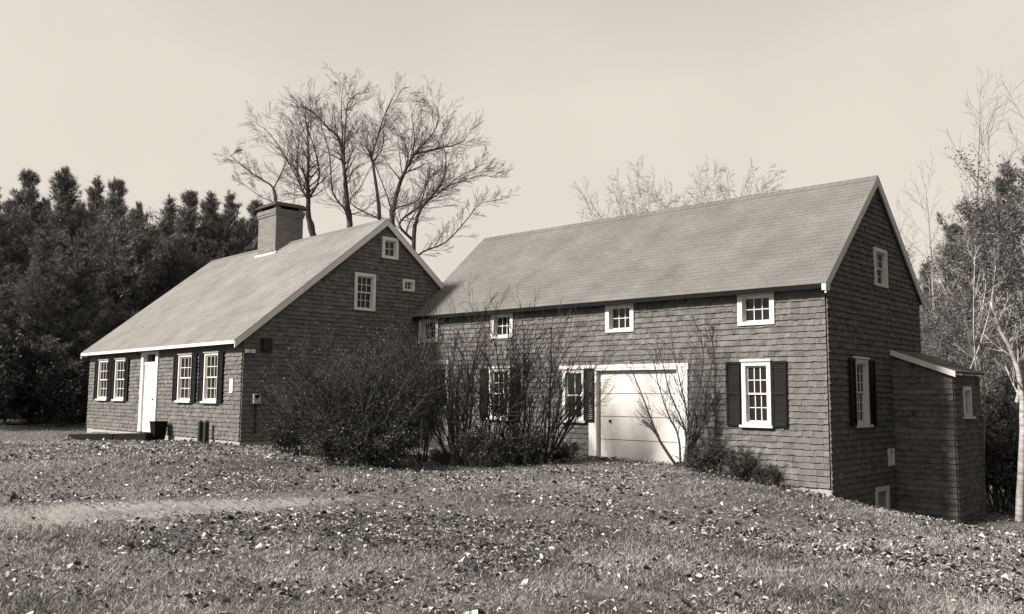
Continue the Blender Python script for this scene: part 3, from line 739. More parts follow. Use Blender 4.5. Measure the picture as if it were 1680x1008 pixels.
bare_tree('bare_maple', 38, Z7(605, 880), [([(600, 812), (588, 700), (580, 600), (568, 470), (553, 362), (500, 300), (440, 228), (370, 175)], .15, .02, 24, 2.4),
    ([(578, 600), (580, 460), (585, 360), (602, 200), (655, 150)], .085, .018, 22, 2.2), ([(584, 735), (530, 640), (520, 460), (490, 330), (470, 230)], .06, .015, 20, 2.0),
    ([(580, 715), (500, 650), (470, 560)], .04, .012, 10, 1.4), ([(606, 745), (660, 710), (710, 640), (760, 600)], .035, .012, 12, 1.4), ([(566, 430), (560, 280), (560, 150), (570, 70)], .05, .012, 20, 1.8)], 103,
    'tall straight bare maple in the middle behind the cape ridge', 'tree', GB, trunk_r=.2)
bare_tree('bare_maple', 41, Z7(740, 860), [([(735, 770), (726, 650), (706, 490), (700, 440), (730, 340), (760, 230), (808, 120)], .10, .018, 26, 2.3),
    ([(702, 450), (660, 370), (620, 300), (560, 220)], .05, .014, 18, 1.9), ([(705, 470), (745, 400), (752, 280), (760, 180)], .05, .013, 18, 1.8), ([(604, 690), (640, 600), (690, 460), (710, 380)], .04, .014, 14, 1.5)], 104,
    'slender forked bare maple just left of the cape gable peak', 'tree', GB, trunk_r=.15)
bare_tree('bare_maple', 38, Z7(790, 880), [([(792, 775), (800, 715), (822, 610), (850, 530), (892, 440), (930, 425), (1070, 390), (1130, 360)], .14, .02, 28, 2.5),
    ([(880, 460), (888, 380), (885, 290), (868, 190)], .06, .014, 20, 1.9), ([(792, 730), (770, 640), (715, 480), (690, 400)], .05, .014, 14, 1.5), ([(850, 530), (862, 420), (820, 300), (800, 250)], .05, .013, 18, 1.8),
    ([(905, 430), (990, 330), (1010, 240), (980, 190)], .05, .013, 20, 1.9), ([(820, 718), (910, 670), (950, 560), (1000, 500)], .05, .014, 16, 1.6)], 105,
    'broad bare maple rising from behind the cape gable peak', 'tree', GB, trunk_r=.2)
bare_tree('bare_maple', 36, Z7(890, 960), [([(892, 882), (905, 780), (930, 710), (985, 640), (1030, 560), (1040, 460), (1015, 330)], .09, .016, 26, 2.1),
    ([(830, 805), (895, 725), (1000, 640), (1100, 540), (1225, 460)], .07, .014, 28, 2.0), ([(915, 720), (940, 620), (965, 550), (1010, 500)], .05, .013, 16, 1.5), ([(1000, 640), (1090, 600), (1200, 570), (1280, 590)], .04, .012, 22, 1.5),
    ([(930, 935), (1040, 880), (1130, 770), (1200, 680), (1300, 660)], .05, .013, 24, 1.6), ([(860, 840), (890, 750), (925, 690), (935, 600)], .045, .013, 10, 1.3)], 106,
    'low wide-spreading bare tree over the back slope of the cape roof', 'tree', GB, trunk_r=.16)

# ------------------------------------------------------------------ small far bare trees behind the barn
PF = dict(segs=(5, 4, 3, 3), wig=(.08, .14, .16, .16), up=(.03, .02, .01, .0), taper=.25, rmin=.009, kids=(18, 7, 5), start=(.3, .2, .2), ang=((25, 60), (25, 60), (25, 60)), ratio=((.42, .6), (.4, .6), (.4, .6)), rk=(.5, .55, .6), minz=-.2)
def far_proto(seed, H, P=PF, r=.16):
    rng = random.Random(seed); cm, tm = MB(), MB()
    grow(cm, Vector((0, 0, H*.18)), Vector((0, 0, 1)), H*.8, r*.85, 0, P, rng)
    tm.tube([Vector((0, 0, -.3)), Vector((.03, 0, H*.1)), Vector((0, 0, H*.19))], [r*1.2, r, r*.86], 7)
    return tm.mesh('trunk', True), cm.mesh('branches', True), max(q[2] for q in cm.v)
far_meshes = [far_proto(201, 10), far_proto(202, 10), far_proto(203, 10)]
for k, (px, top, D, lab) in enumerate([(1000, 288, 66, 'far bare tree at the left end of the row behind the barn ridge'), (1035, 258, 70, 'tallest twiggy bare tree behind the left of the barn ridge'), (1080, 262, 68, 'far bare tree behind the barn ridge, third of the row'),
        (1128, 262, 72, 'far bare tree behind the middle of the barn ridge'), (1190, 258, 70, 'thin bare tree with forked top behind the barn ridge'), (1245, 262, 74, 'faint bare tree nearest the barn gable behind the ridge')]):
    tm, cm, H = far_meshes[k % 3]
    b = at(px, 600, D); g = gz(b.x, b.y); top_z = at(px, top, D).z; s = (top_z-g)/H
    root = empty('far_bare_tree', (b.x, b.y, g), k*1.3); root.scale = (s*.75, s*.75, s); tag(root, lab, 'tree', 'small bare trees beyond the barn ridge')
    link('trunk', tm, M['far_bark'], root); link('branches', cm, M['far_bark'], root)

# ------------------------------------------------------------------ aspens far right
PA = dict(segs=(8, 4, 3), wig=(.05, .14, .2), up=(.05, .12, .06), taper=.2, rmin=.009, kids=(26, 7), start=(.25, .2), ang=((25, 55), (20, 45)), ratio=((.20, .34), (.35, .55)), rk=(.4, .6), minz=.05)
asp = [far_proto(211, 14, PA, .12), far_proto(212, 14, PA, .12)]
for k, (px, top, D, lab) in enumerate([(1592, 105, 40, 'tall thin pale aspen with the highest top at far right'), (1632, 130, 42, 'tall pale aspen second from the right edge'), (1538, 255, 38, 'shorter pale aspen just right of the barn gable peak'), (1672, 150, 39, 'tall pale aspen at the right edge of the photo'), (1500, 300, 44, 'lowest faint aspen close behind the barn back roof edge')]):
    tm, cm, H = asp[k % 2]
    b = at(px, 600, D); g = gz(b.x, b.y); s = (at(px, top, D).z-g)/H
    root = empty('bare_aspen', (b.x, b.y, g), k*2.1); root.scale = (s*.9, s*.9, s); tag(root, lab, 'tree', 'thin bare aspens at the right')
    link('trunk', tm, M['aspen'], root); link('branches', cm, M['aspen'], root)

# ------------------------------------------------------------------ pines on the left
def pine_proto(seed, H=12.0, wid=2.6, low=.03):
    r = random.Random(seed); tm = MB(); bm_ = MB()
    tm.tube([Vector((0, 0, -.3)), Vector((.05, 0, H*.4)), Vector((0, .05, H*.75)), Vector((0, 0, H*.99))], [.22, .15, .08, .02], 7)
    C, Dn = [], []
    zz = H*low
    while zz < H*.985:
        t = zz/H; prof = (1+.28*math.sin(zz*1.15+seed)+.15*math.sin(zz*2.7+seed*2))*min(1.0, 1.55*(1-t)**1.0)*(.6+.4*min(1, t/.12))*wid*r.uniform(.7, 1.2)+.10
        nb = r.randint(5, 7); a0 = r.random()*6.28
        for k in range(nb):
            a = a0+6.283*k/nb+r.uniform(-.3, .3); Lb = prof*r.uniform(.45, 1.3)*(1+.25*math.sin(a+seed+zz*.4)); el = r.uniform(.05, .4)+t*.6
            d = Vector((math.cos(a)*math.cos(el), math.sin(a)*math.cos(el), math.sin(el)))
            p = Vector((0, 0, zz)); pts = [p]
            n = 4
            for q in range(n):
                d = (d+Vector((0, 0, .17))+rand_dir(r)*.10).normalized(); pts.append(pts[-1]+d*(Lb/n))
            bm_.tube(pts, [.03*(1-t)+.012]*2+[.015, .012, .006], 3)
            m = max(6, int(Lb*25))
            for q in range(m):
                f = r.uniform(.02, 1.0)**.6*1.03; i = min(n-1, int(f*n)); c = pts[i].lerp(pts[i+1], min(1.1, f*n-i))
                side = d.cross(Vector((0, 0, 1))).normalized()*r.uniform(-1, 1)*.30*Lb*(1.2-f)
                C.append(c+side+Vector((r.gauss(0, .06), r.gauss(0, .06), r.gauss(0, .07)))); Dn.append((d+side.normalized()*.6 if side.length > .01 else d))
        zz += r.uniform(.36, .56)*(1-.35*t)
    for q in range(10): C.append(Vector((r.gauss(0, .05), r.gauss(0, .05), H*(.96+.045*q/10)))); Dn.append(Vector((0, 0, 1)))
    C = np.array([tuple(c) for c in C]); Dn = np.array([tuple(c) for c in Dn]); Dn /= np.linalg.norm(Dn, axis=1)[:, None]
    g = np.random.default_rng(seed); per = 7; n = len(C)*per
    c = np.repeat(C, per, 0)+g.normal(0, .03, (n, 3)); d = np.repeat(Dn, per, 0)+g.normal(0, .62, (n, 3)); d[:, 2] += .15; d /= np.linalg.norm(d, axis=1)[:, None]
    u = np.cross(d, g.normal(0, 1, (n, 3))); u /= np.linalg.norm(u, axis=1)[:, None]
    s = g.uniform(.14, .30, (n, 1)); w = g.uniform(.009, .019, (n, 1))
    V = np.stack([c-u*w, c+u*w, c+d*s], 1).reshape(-1, 3); a = np.arange(n)*3
    tone = np.clip(.6*np.repeat(g.uniform(0, 1, len(C)), per)+.4*g.uniform(0, 1, n), 0, 1)
    me = np_mesh('foliage', V, np.stack([a, a+1, a+2], 1), tone)
    return tm.mesh('trunk', True), bm_.mesh('boughs'), me, H
pines = [pine_proto(301, 12, 3.3), pine_proto(302, 12, 3.7), pine_proto(303, 12, 2.9)]
def place_pine(k, px, top, D, lab, grp='dark pines along the left of the lawn', wide=1.0, rot=0.0):
    tm, bm_, fm, H = pines[k % 3]
    b = at(px, 600, D); g = gz(b.x, b.y); s = (at(px, top, D).z-g)/H
    root = empty('pine_tree', (b.x, b.y, g), rot); root.scale = (s*wide, s*wide, s); tag(root, lab, 'tree', grp)
    link('trunk', tm, M['dark_bark'], root); link('boughs', bm_, M['dark_bark'], root); link('foliage', fm, M['pine'], root)
for k, (px, top, D, w, lab) in enumerate([
    (-30, 300, 43, 1.1, 'dark pine cut off by the left edge of the photo'), (30, 284, 46, 1.0, 'dark pine with the first full top from the left edge'), (88, 278, 44, 1.1, 'tallest dark pine on the left'),
    (143, 291, 47, 1.0, 'dark pine whose top is third from the left edge'), (180, 298, 44, 1.0, 'dark pine just before the dip in the treeline'), (215, 335, 47, .9, 'lowest dark pine at the dip in the treeline'),
    (266, 322, 48, .9, 'slim dark pine right of the dip in the treeline'), (300, 316, 47, 1.0, 'dark pine midway between treeline dip and chimney'), (334, 318, 49, 1.0, 'dark pine above the left end of the cape ridge'),
    (366, 316, 48, 1.0, 'dark pine second left of the chimney'), (408, 332, 50, 1.0, 'dark pine directly left of the chimney'), (450, 372, 52, 1.0, 'dark pine mostly hidden behind the chimney'),
    (55, 380, 40, 1.15, 'shorter pine in front at far left of the treeline'), (125, 420, 41, 1.15, 'shorter pine in front beyond the cape left corner'), (-5, 470, 38.5, 1.3, 'bushy low pine at the left edge of the lawn'), (185, 400, 44, 1.15, 'shorter pine rising over the cape eave end')]):
    place_pine(k, px, top, D, lab, wide=w, rot=k*1.7)
for k, (px, top, D, w, lab) in enumerate([(5, 330, 54, 1.1, 'pine standing back behind the first two tops at far left'), (60, 330, 55, 1.1, 'pine filling the gap left of the tallest pine'), (116, 330, 55, 1.1, 'pine filling the gap right of the tallest pine'), (162, 335, 56, 1.1, 'pine standing back between third and fourth tops'),
    (240, 372, 56, 1.1, 'pine standing back inside the dip in the treeline'), (285, 360, 57, 1.1, 'pine standing back right of the treeline dip'), (350, 355, 57, 1.1, 'pine standing back above the cape ridge end'), (388, 360, 58, 1.1, 'pine standing back just left of the chimney')]):
    place_pine(k+1, px, top, D, lab, 'pines in the second row at the left', w, k*2.3)
for k, (x, y, s, lab) in enumerate([(-31, 43, 1.05, 'pine beyond the left picture edge, nearest it'), (-36, 40, 1.1, 'pine beyond the left picture edge, second from it'), (-34, 50, 1.15, 'pine beyond the left picture edge, standing back'), (-41, 36, 1.1, 'pine beyond the left picture edge, third from it'), (-42, 45, 1.2, 'pine beyond the left picture edge, deep in the wood'), (-46, 31, 1.1, 'pine beyond the left picture edge, farthest out')]):
    tm, bm_, fm, H = pines[k % 3]
    root = empty('pine_tree', (x, y, gz(x, y)-.1), k*1.3); root.scale = (s*1.2, s*1.2, s); tag(root, lab, 'tree', 'pines continuing along the left of the lawn')
    link('trunk', tm, M['dark_bark'], root); link('boughs', bm_, M['dark_bark'], root); link('foliage', fm, M['pine'], root)
for k, (x, y, s, lab) in enumerate([(15.6, 14.5, 1.35, 'unseen pine added to shade the gable, nearest the lean-to'), (14.2, 9.5, 1.35, 'unseen pine added to shade the gable, second from the lean-to'), (12.8, 4.5, 1.35, 'unseen pine added to shade the gable, third from the lean-to'), (17, 12, 1.5, 'unseen pine added to shade the gable, in the second rank'),
    (16.5, 7, 1.5, 'unseen pine added to shade the gable, deep in the second rank'), (11.5, -.5, 1.4, 'unseen pine added to shade the gable, beside the camera on the right'), (9.5, -5.5, 1.4, 'unseen pine added to shade the gable, behind and right of the camera'), (16, 1.5, 1.5, 'unseen pine added to shade the gable, far beside the camera in the second rank'), (17.5, 17.5, 1.4, 'unseen pine added to shade the gable, behind the birch')]):
    tm, bm_, fm, H = pines[k % 3]  # out-of-view pines, added to keep sky light off the barn gable
    root = empty('pine_tree', (x, y, gz(x, y)-.1), k*1.9); root.scale = (s*1.1, s*1.1, s); tag(root, lab, 'tree', 'unseen pines added at the right to shade the gable')
    link('trunk', tm, M['dark_bark'], root); link('boughs', bm_, M['dark_bark'], root); link('foliage', fm, M['pine'], root)

# bushy undergrowth at the foot of the pines
PB = dict(segs=(4, 3, 3), wig=(.18, .25, .3), up=(.05, .05, .03), taper=.4, rmin=.006, kids=(6, 5), start=(.2, .2), ang=((20, 50), (20, 55)), ratio=((.4, .65), (.4, .65)), rk=(.6, .6), minz=-.2)
def shrub_proto(seed, n_stem, H, spread, P, leaf=None, r0=.02, lean=(0, 0), base=.3):
    rng = random.Random(seed); tm = MB(); tips = []
    for k in range(n_stem):
        a = rng.random()*6.283; tl = rng.uniform(.05, spread)
        d = Vector((math.cos(a)*tl+lean[0], math.sin(a)*tl+lean[1], 1)).normalized()
        grow(tm, Vector((math.cos(a)*rng.uniform(0, base), math.sin(a)*rng.uniform(0, base), -.1)), d, H*rng.uniform(.7, 1.08)*(1-.15*tl), r0*rng.uniform(.6, 1.1), 0, P, rng, tips)
    lm = None
    if leaf:
        per, size, spr = leaf
        lm = scatter_leaves([tuple(q[0]) for q in tips], None, per, size, spr, seed)
    return tm.mesh('stems', False), lm
def shrub(name, mesh, loc, rz, s, label, cat, group=None, mats=('twig', 'shrubleaf')):
    root = empty(name, loc, rz); root.scale = s if isinstance(s, tuple) else (s, s, s); tag(root, label, cat, group)
    link('stems', mesh[0], M[mats[0]], root)
    if mesh[1] is not None: link('leaves', mesh[1], M[mats[1]], root)
    return root
und = [shrub_proto(401, 14, 3.0, .7, PB, (4, .13, .10)), shrub_proto(402, 14, 3.0, .8, PB, (4, .13, .10))]
for k, (px, D, s, lab) in enumerate([(10, 38, 1.15, 'leafy shrub at the lawn edge, leftmost'), (60, 39.5, 1.05, 'leafy shrub at the lawn edge, second from left'), (105, 38.5, .85, 'leafy shrub at the lawn edge beside the cape left corner'), (-45, 36, 1.2, 'leafy shrub half cut by the left picture edge'), (140, 42, .9, 'leafy shrub half behind the cape left corner'), (35, 41.5, 1.3, 'taller leafy shrub between the first two at the lawn edge'), (85, 42, 1.3, 'taller leafy shrub under the tallest pine'), (-20, 39.5, 1.3, 'taller leafy shrub at the left picture edge'), (122, 40.5, 1.1, 'leafy shrub third along the lawn edge before the cape')]):
    b = at(px, 600, D); shrub('undergrowth_shrub', und[k % 2], (b.x, b.y, gz(b.x, b.y)), k*1.9, s, lab, 'shrub', 'shrubs under the pines')

# ------------------------------------------------------------------ shrubs before the barn
PS = dict(segs=(7, 5, 3), wig=(.17, .22, .26), up=(.02, .03, .02), taper=.3, rmin=.0042, kids=(10, 7), start=(.18, .12), ang=((12, 38), (15, 45)), ratio=((.35, .62), (.35, .6)), rk=(.6, .65), minz=.0)
def gpt(px, py, D):
    b = at(px, py, D); return Vector((b.x, b.y, gz(b.x, b.y)))
sA = shrub_proto(501, 24, 2.8, .72, PS, (1, .05, .05), .02)
sB = shrub_proto(502, 12, 3.3, .95, PS, None, .024, base=.4)
sC = shrub_proto(503, 11, 3.3, .85, PS, None, .032, base=.35)
sD = shrub_proto(504, 22, 1.0, .9, PB, (2, .055, .05), .012)
GS = 'tall tangled shrubs before the barn'
shrub('tangled_shrub', sA, gpt(505, 750, 20.6), 5.1, (.75, .75, .72), 'smaller leafy shrub low against the cape gable, left foot of the thicket', 'shrub', GS)
shrub('tangled_shrub', sA, gpt(690, 760, 19.9), 1.2, (.55, .55, 1.0), 'narrow leafy shrub joining both halves of the thicket', 'shrub', GS)
shrub('tangled_shrub', sA, gpt(545, 760, 19.8), 0.3, (.95, .95, .92), 'tall dense dark leafy shrub against the cape gable, left part of the thicket', 'shrub', GS)
shrub('tangled_shrub', sA, gpt(605, 765, 18.9), 2.3, (1.0, 1.0, .95), 'dense dark leafy shrub second from left in the thicket', 'shrub', GS)
shrub('tangled_shrub', sA, gpt(640, 760, 20.4), 4.0, (.8, .8, 1.08), 'dark leafy shrub just left of the barn entry door', 'shrub', GS)
shrub('tangled_shrub', sB, gpt(775, 760, 19.6), 1.0, (1.05, 1.05, 1.06), 'tall twiggy shrub reaching the barn eave left of middle', 'shrub', GS)
shrub('tangled_shrub', sC, gpt(752, 760, 21.2), 2.0, (.8, .8, .95), 'thin bare shrub close to the barn wall, right of the entry door', 'shrub', GS)
shrub('tangled_shrub', sB, gpt(822, 755, 20.6), 3.1, (.9, .9, .95), 'tall twiggy shrub before the middle lower barn window', 'shrub', GS)
shrub('tangled_shrub', sB, gpt(856, 755, 20.0), 5.3, (.85, .85, .98), 'twiggy shrub filling the thicket just left of the vase-shaped one', 'shrub', GS)
shrub('tangled_shrub', sC, gpt(885, 752, 20.6), 0.2, (1.0, 1.0, 1.02), 'vase-shaped bare shrub, right end of the thicket', 'shrub', GS)
GL = 'low growth along the building foot'
for k, (px, D, s, lab) in enumerate([(470, 20.9, .8, 'low leafy plant at the foot of the cape corner'), (560, 18.1, .9, 'low leafy plant before the left of the thicket'), (630, 18.2, .95, 'low leafy plant before the thicket near the door'), (725, 19.5, .38, 'smallest low plant before the barn entry door'), (790, 19.2, .9, 'low leafy plant below the tall twiggy shrubs'), (862, 19.6, .85, 'low leafy plant under the vase-shaped shrub'), (925, 20.4, .5, 'low leafy plant left of the garage door'),
        (1165, 18.9, .7, 'low dark shrub right of the small bare tree'), (1215, 18.3, .65, 'low dark shrub below the barn window'), (1262, 17.9, .45, 'small dark shrub near the barn corner, lowest of the row')]):
    shrub('low_shrub', sD, gpt(px, 760, D), k*1.1, (s*1.1, s*1.1, s), lab, 'shrub', GL)
# small multi-stemmed tree before the garage door
def Z4(x, y): return (900+x/2.52, 440+y/2.52)
rng = random.Random(61); D0 = 19.7
base = gpt(1118, 760, D0)
root = empty('young_bare_tree', base); tag(root, 'small many-stemmed bare tree before the white garage door', 'tree')
sm, bm2 = MB(), MB()
PY = dict(segs=(4, 3), wig=(.14, .2), up=(.06, .05), taper=.35, rmin=.0042, kids=(5,), start=(.2,), ang=((18, 42),), ratio=((.35, .6),), rk=(.6,), minz=0)
for (pl, r0, r1, kids) in [([(540, 805), (470, 732), (446, 680), (430, 640), (372, 490), (335, 405)], .040, .008, 10), ([(455, 695), (425, 660), (392, 630)], .03, .026, 0), ([(545, 800), (538, 700), (495, 600), (458, 480), (440, 380)], .03, .006, 14),
        ([(552, 800), (568, 740), (556, 650), (500, 520), (470, 400), (440, 300)], .032, .006, 16), ([(556, 800), (578, 700), (600, 560), (630, 400), (612, 250)], .036, .006, 20), ([(560, 800), (620, 680), (670, 590), (720, 480), (765, 370)], .034, .006, 20),
        ([(556, 800), (582, 690), (570, 560), (540, 420), (520, 300)], .03, .006, 16), ([(562, 805), (640, 640), (660, 500), (690, 360), (680, 260)], .03, .006, 18), ([(556, 800), (590, 720), (610, 640), (580, 480), (590, 330)], .028, .006, 16)]:
    pts = []; dr = rng.uniform(-.12, .12)
    for q, (x, y) in enumerate(pl):
        w = at(*Z4(x, y), D0)-base; w.y += dr*q; pts.append(w)
    if r0 != .03 or kids: pts[0] = Vector((pts[0].x*.5, rng.uniform(-.1, .1), -.08))
    limb_grow(sm, pts, r0, r1, PY, rng, int(kids*1.6), .72, .2, sides=6, kick=(15, 42))
sm.build('stems', M['dark_bark'], root, smooth=True)

# ------------------------------------------------------------------ woods on the right
PW = dict(segs=(6, 4, 3), wig=(.08, .2, .25), up=(.03, .08, .05), taper=.3, rmin=.006, kids=(34, 7), start=(.10, .15), ang=((35, 75), (20, 55)), ratio=((.22, .38), (.35, .6)), rk=(.4, .6), minz=-.2)
def wood_proto(seed, H, leaf):
    rng = random.Random(seed); cm = MB(); tips = []
    grow(cm, Vector((0, 0, -.2)), Vector((0, 0, 1)), H, .13, 0, PW, rng, tips)
    H = max(q[2] for q in cm.v)
    return cm.mesh('trunk'), scatter_leaves([tuple(q[0]) for q in tips], None, leaf[0], leaf[1], leaf[2], seed), H
wood = [wood_proto(601, 9, (16, .085, .15)), wood_proto(602, 9, (16, .085, .15))]
for k, (px, top, D, lab) in enumerate([(1515, 400, 34, 'leafy tree rising just behind the barn back corner'), (1560, 350, 31, 'leafy tree with rounded crown right of the barn gable'), (1608, 340, 29, 'leafy tree between the rounded crown and the right edge'), (1655, 262, 30, 'tallest leafy tree at the right edge of the photo'), (1700, 285, 27, 'leafy tree cut off by the right edge of the photo'),
        (1540, 480, 29, 'shorter leafy tree above the lean-to roof'), (1625, 470, 26, 'shorter leafy tree behind the white birch'), (1590, 520, 27.5, 'low leafy tree just behind the lean-to end wall'), (1668, 500, 25, 'low leafy tree behind the birch foot at the right edge'), (1760, 300, 25, 'leafy tree just past the right edge of the photo')]):
    tm, lm, H = wood[k % 2]
    b = at(px, 600, D); g = gz(b.x, b.y); s = (at(px, top, D).z-g)/H
    root = empty('woodland_tree', (b.x, b.y, g), k*2.2); root.scale = (s*.95, s*.95, s); tag(root, lab, 'tree', 'leafy trees at the right')
    link('trunk', tm, M['grey_bark'], root); link('foliage', lm, M['oakleaf'], root)
for k, (px, top, D, lab) in enumerate([(1528, 430, 44, 'dark pine low behind the barn back corner'), (1575, 372, 42, 'dark pine behind the rounded leafy crown'), (1622, 345, 41, 'dark pine midway behind the right-hand woods'), (1668, 268, 38, 'tall dark pine at the upper right edge'), (1725, 250, 36, 'tall dark pine just beyond the right picture edge')]):
    place_pine(k, px, top, D, lab, 'dark pines behind the right-hand woods', 1.1, k*1.4)
und2 = [shrub_proto(405, 12, 2.6, .8, PB, (5, .11, .10)), shrub_proto(406, 12, 2.6, .8, PB, (5, .11, .10))]
for k, (px, D, s, lab) in enumerate([(1622, 23.5, .9, 'dark thicket bush beside the lean-to end wall'), (1650, 24.5, 1.1, 'dark thicket bush left of the birch trunk'), (1690, 23, 1.1, 'dark thicket bush behind the birch at the picture edge'), (1640, 28, 1.5, 'tall dark thicket bush behind the others at right')]):
    b = at(px, 600, D); shrub('thicket_shrub', und2[k % 2], (b.x, b.y, gz(b.x, b.y)), k*1.5, s, lab, 'shrub', 'thicket shrubs at the right', ('twig', 'oakleaf'))
# white birches
def birch(D, limbs, seed, label, leafy=False):
    rng = random.Random(seed); p0 = at(*limbs[0][0][0], D); base = Vector((p0.x, p0.y, gz(p0.x, p0.y)))
    root = empty('white_birch', base); tag(root, label, 'tree', 'white birches at the right')
    mb, cm = MB(), MB()
    for k, (pl, r0, r1, kids) in enumerate(limbs):
        pts = []; dr = rng.uniform(-.3, .3)
        for q, (x, y) in enumerate(pl):
            w = at(x, y, D)-base; w.y += dr*q; pts.append(w)
        if k == 0: pts[0] = Vector((pts[0].x, 0, -.15))
        limb_grow(mb, pts, r0, r1, PY, rng, 0, 1, sides=9)
        limb_grow(cm, pts, r0*.9, r1*.9, PY, rng, kids, 1.0, .3, sides=4)
    mb.build('trunk', M['pale_bark'], root, smooth=True); cm.build('branches', M['pale_bark'], root, smooth=True)
birch(20.6, [([(1671, 858), (1672, 760), (1669, 660), (1652, 590), (1625, 545), (1606, 500)], .10, .025, 14), ([(1669, 660), (1674, 580), (1670, 500), (1676, 420), (1670, 330)], .05, .012, 16)], 71, 'white birch with a bright bent trunk at the right edge')
birch(24.5, [([(1600, 800), (1597, 660), (1583, 570), (1574, 500), (1568, 430)], .035, .008, 16), ([(1590, 610), (1606, 560), (1618, 500), (1622, 440)], .022, .006, 12)], 72, 'slim forked birch rising behind the lean-to roof')
birch(23.0, [([(1614, 820), (1610, 740), (1606, 640), (1594, 560), (1600, 470)], .03, .008, 14)], 73, 'thin birch stem beside the lean-to end wall')
birch(26, [([(1655, 800), (1640, 700), (1628, 620), (1610, 560), (1588, 500), (1570, 450)], .032, .008, 16)], 74, 'slender leaning birch left of the bright trunk')

# ------------------------------------------------------------------ grass and fallen leaves
r = np.random.default_rng(9)
def house_mask(x, y):
    m = np.zeros(x.shape, bool)
    for (hx, hy, a, L, W) in ((6.533, 18.224, .742, BL, BW), (-6.985, 22.933, .815, KL, KW)):
        dx, dy = x-hx, y-hy; u = -dx*math.cos(a)+dy*math.sin(a); v = dx*math.sin(a)+dy*math.cos(a)
        m |= (u > -.05) & (u < L+.05) & (v > -.03) & (v < W)
    return m
def field(x, y, f, seed):
    q = np.random.default_rng(seed); v = 0
    for k in range(6):
        a, b, c = q.uniform(-1, 1)*f, q.uniform(-1, 1)*f, q.uniform(0, 6.28); v = v+np.sin(a*x+b*y+c+1.3*np.sin(b*x*.7-a*y*.9+c))
    return v/6
def sample(n, d0, d1, power):
    d = (d0**power+(d1**power-d0**power)*r.random(n))**(1/power)
    x = d*r.uniform(-.66, .66, n)
    side = r.random(n) < .2; x = np.where(side, np.sign(x)*(.62*d+r.uniform(0, 6, n)), x)
    return x, d
def path_dist(x, y): return np.min(np.hypot(x[:, None]-PATH_PTS[None, :, 0], y[:, None]-PATH_PTS[None, :, 1]), 1)
def grass(n, d0, d1, power):
    x, y = sample(n, d0, d1, power)
    keep = ~house_mask(x, y); f = field(x, y, 2.2, 3)+.6*field(x, y, 6, 4); keep &= r.random(n) < np.clip(.6+.8*f, .28, 1)
    pd = path_dist(x, y); keep &= (pd > 1.0) | (r.random(n) < .25+.5*pd)
    x, y = x[keep], y[keep]; n = len(x); z0 = gz_arr(x, y)
    h = r.uniform(.012, .055, n)*(1+.5*np.clip(field(x, y, 1.4, 8), -1, 1)); w = .0035+.00035*y
    a = r.uniform(0, 6.283, n); ln = r.normal(0, .9, (n, 2))*h[:, None]
    V = np.empty((n, 3, 3)); ca, sa = np.cos(a)*w, np.sin(a)*w
    V[:, 0] = np.stack([x-ca, y-sa, z0-.008], 1); V[:, 1] = np.stack([x+ca, y+sa, z0-.008], 1); V[:, 2] = np.stack([x+ln[:, 0], y+ln[:, 1], z0+h], 1)
    return V.reshape(-1, 3), np.clip(.48+.6*field(x, y, .9, 12)+.35*field(x, y, 3.3, 13)+r.normal(0, .33, n), 0, 1)
Vs, ts = zip(*[grass(370000, 5.0, 12, 1.5), grass(320000, 12, 27, 1.6), grass(60000, 27, 46, 2)])
V = np.concatenate(Vs); t = np.concatenate(ts); a = np.arange(len(t))*3
tag(link('grass', np_mesh('grass', V, np.stack([a, a+1, a+2], 1), t), M['grass']), 'short dry autumn grass covering the lawn', 'grass', kind='stuff')
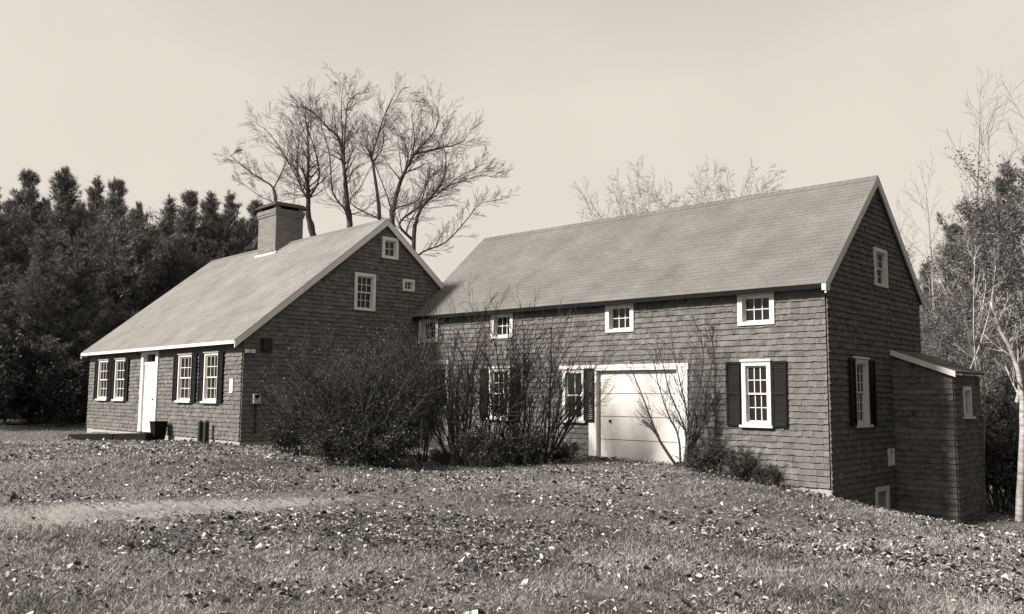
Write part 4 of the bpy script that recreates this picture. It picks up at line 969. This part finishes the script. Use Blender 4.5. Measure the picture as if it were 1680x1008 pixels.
def leaves(n, d0, d1, power, size=None):
    x, y = sample(n, d0, d1, power); keep = ~house_mask(x, y); f = field(x, y, 2.6, 23)+.7*field(x, y, 7, 24)
    keep &= r.random(n) < np.clip(.30+1.2*f, .06, 1); near = np.zeros(n)
    for (hx, hy, a_, L_) in ((6.533, 18.224, .742, BL), (-6.985, 22.933, .815, KL)):
        dx, dy = x-hx, y-hy; v_ = dx*math.sin(a_)+dy*math.cos(a_); near = np.maximum(near, np.clip(1+v_/1.6, 0, 1)*(v_ < .1))
    keep |= (r.random(n) < near*.75) & ~house_mask(x, y)
    pd = path_dist(x, y); keep &= (pd > .85) | (r.random(n) < .15)
    x, y = x[keep], y[keep]; n = len(x); z0 = gz_arr(x, y)+r.uniform(.015, .055, n)
    s = r.uniform(*size, n) if size else r.uniform(.013, .034, n)*np.where(r.random(n) < .10, 1.5, 1)*(1+.35*np.clip((y-10)/8, 0, 1)); a = r.uniform(0, 6.283, n); fold = r.uniform(-.4, 1.1, n)*s
    d = np.stack([np.cos(a), np.sin(a), r.normal(0, .3, n)], 1); d /= np.linalg.norm(d, axis=1)[:, None]
    u = np.stack([-np.sin(a), np.cos(a), r.normal(0, .3, n)], 1); c = np.stack([x, y, z0], 1)
    S = s[:, None]; up = np.array([0, 0, 1.])*fold[:, None]; asp = r.uniform(.35, .7, n)[:, None]
    P = [c-d*S*.9, c+u*S*asp+up-d*S*.25, c+u*S*asp*.6+up*.8+d*S*.45, c+d*S*.95, c-u*S*asp*.6+up*.8+d*S*.45, c-u*S*asp+up-d*S*.25]
    return np.stack(P, 1).reshape(-1, 3), np.clip(r.beta(.9, 1.7, n), 0, 1)
Vs, ts = zip(*[leaves(46000, 5.0, 12, 1.5), leaves(2600, 5.5, 15, 1.6, (.032, .06)), leaves(52000, 12, 26, 1.7), leaves(6000, 26, 42, 2)])
V = np.concatenate(Vs); t = np.concatenate(ts); a = np.arange(len(t))*6
F = np.concatenate([np.stack([a, a+1, a+2, a+3], 1), np.stack([a, a+3, a+4, a+5], 1)]); t2 = np.concatenate([t, np.clip(t*.9, 0, 1)])
tag(link('fallen_leaves', np_mesh('fallen_leaves', V, F, t2), M['litter']), 'dry fallen leaves scattered over the lawn', 'leaves', kind='stuff')
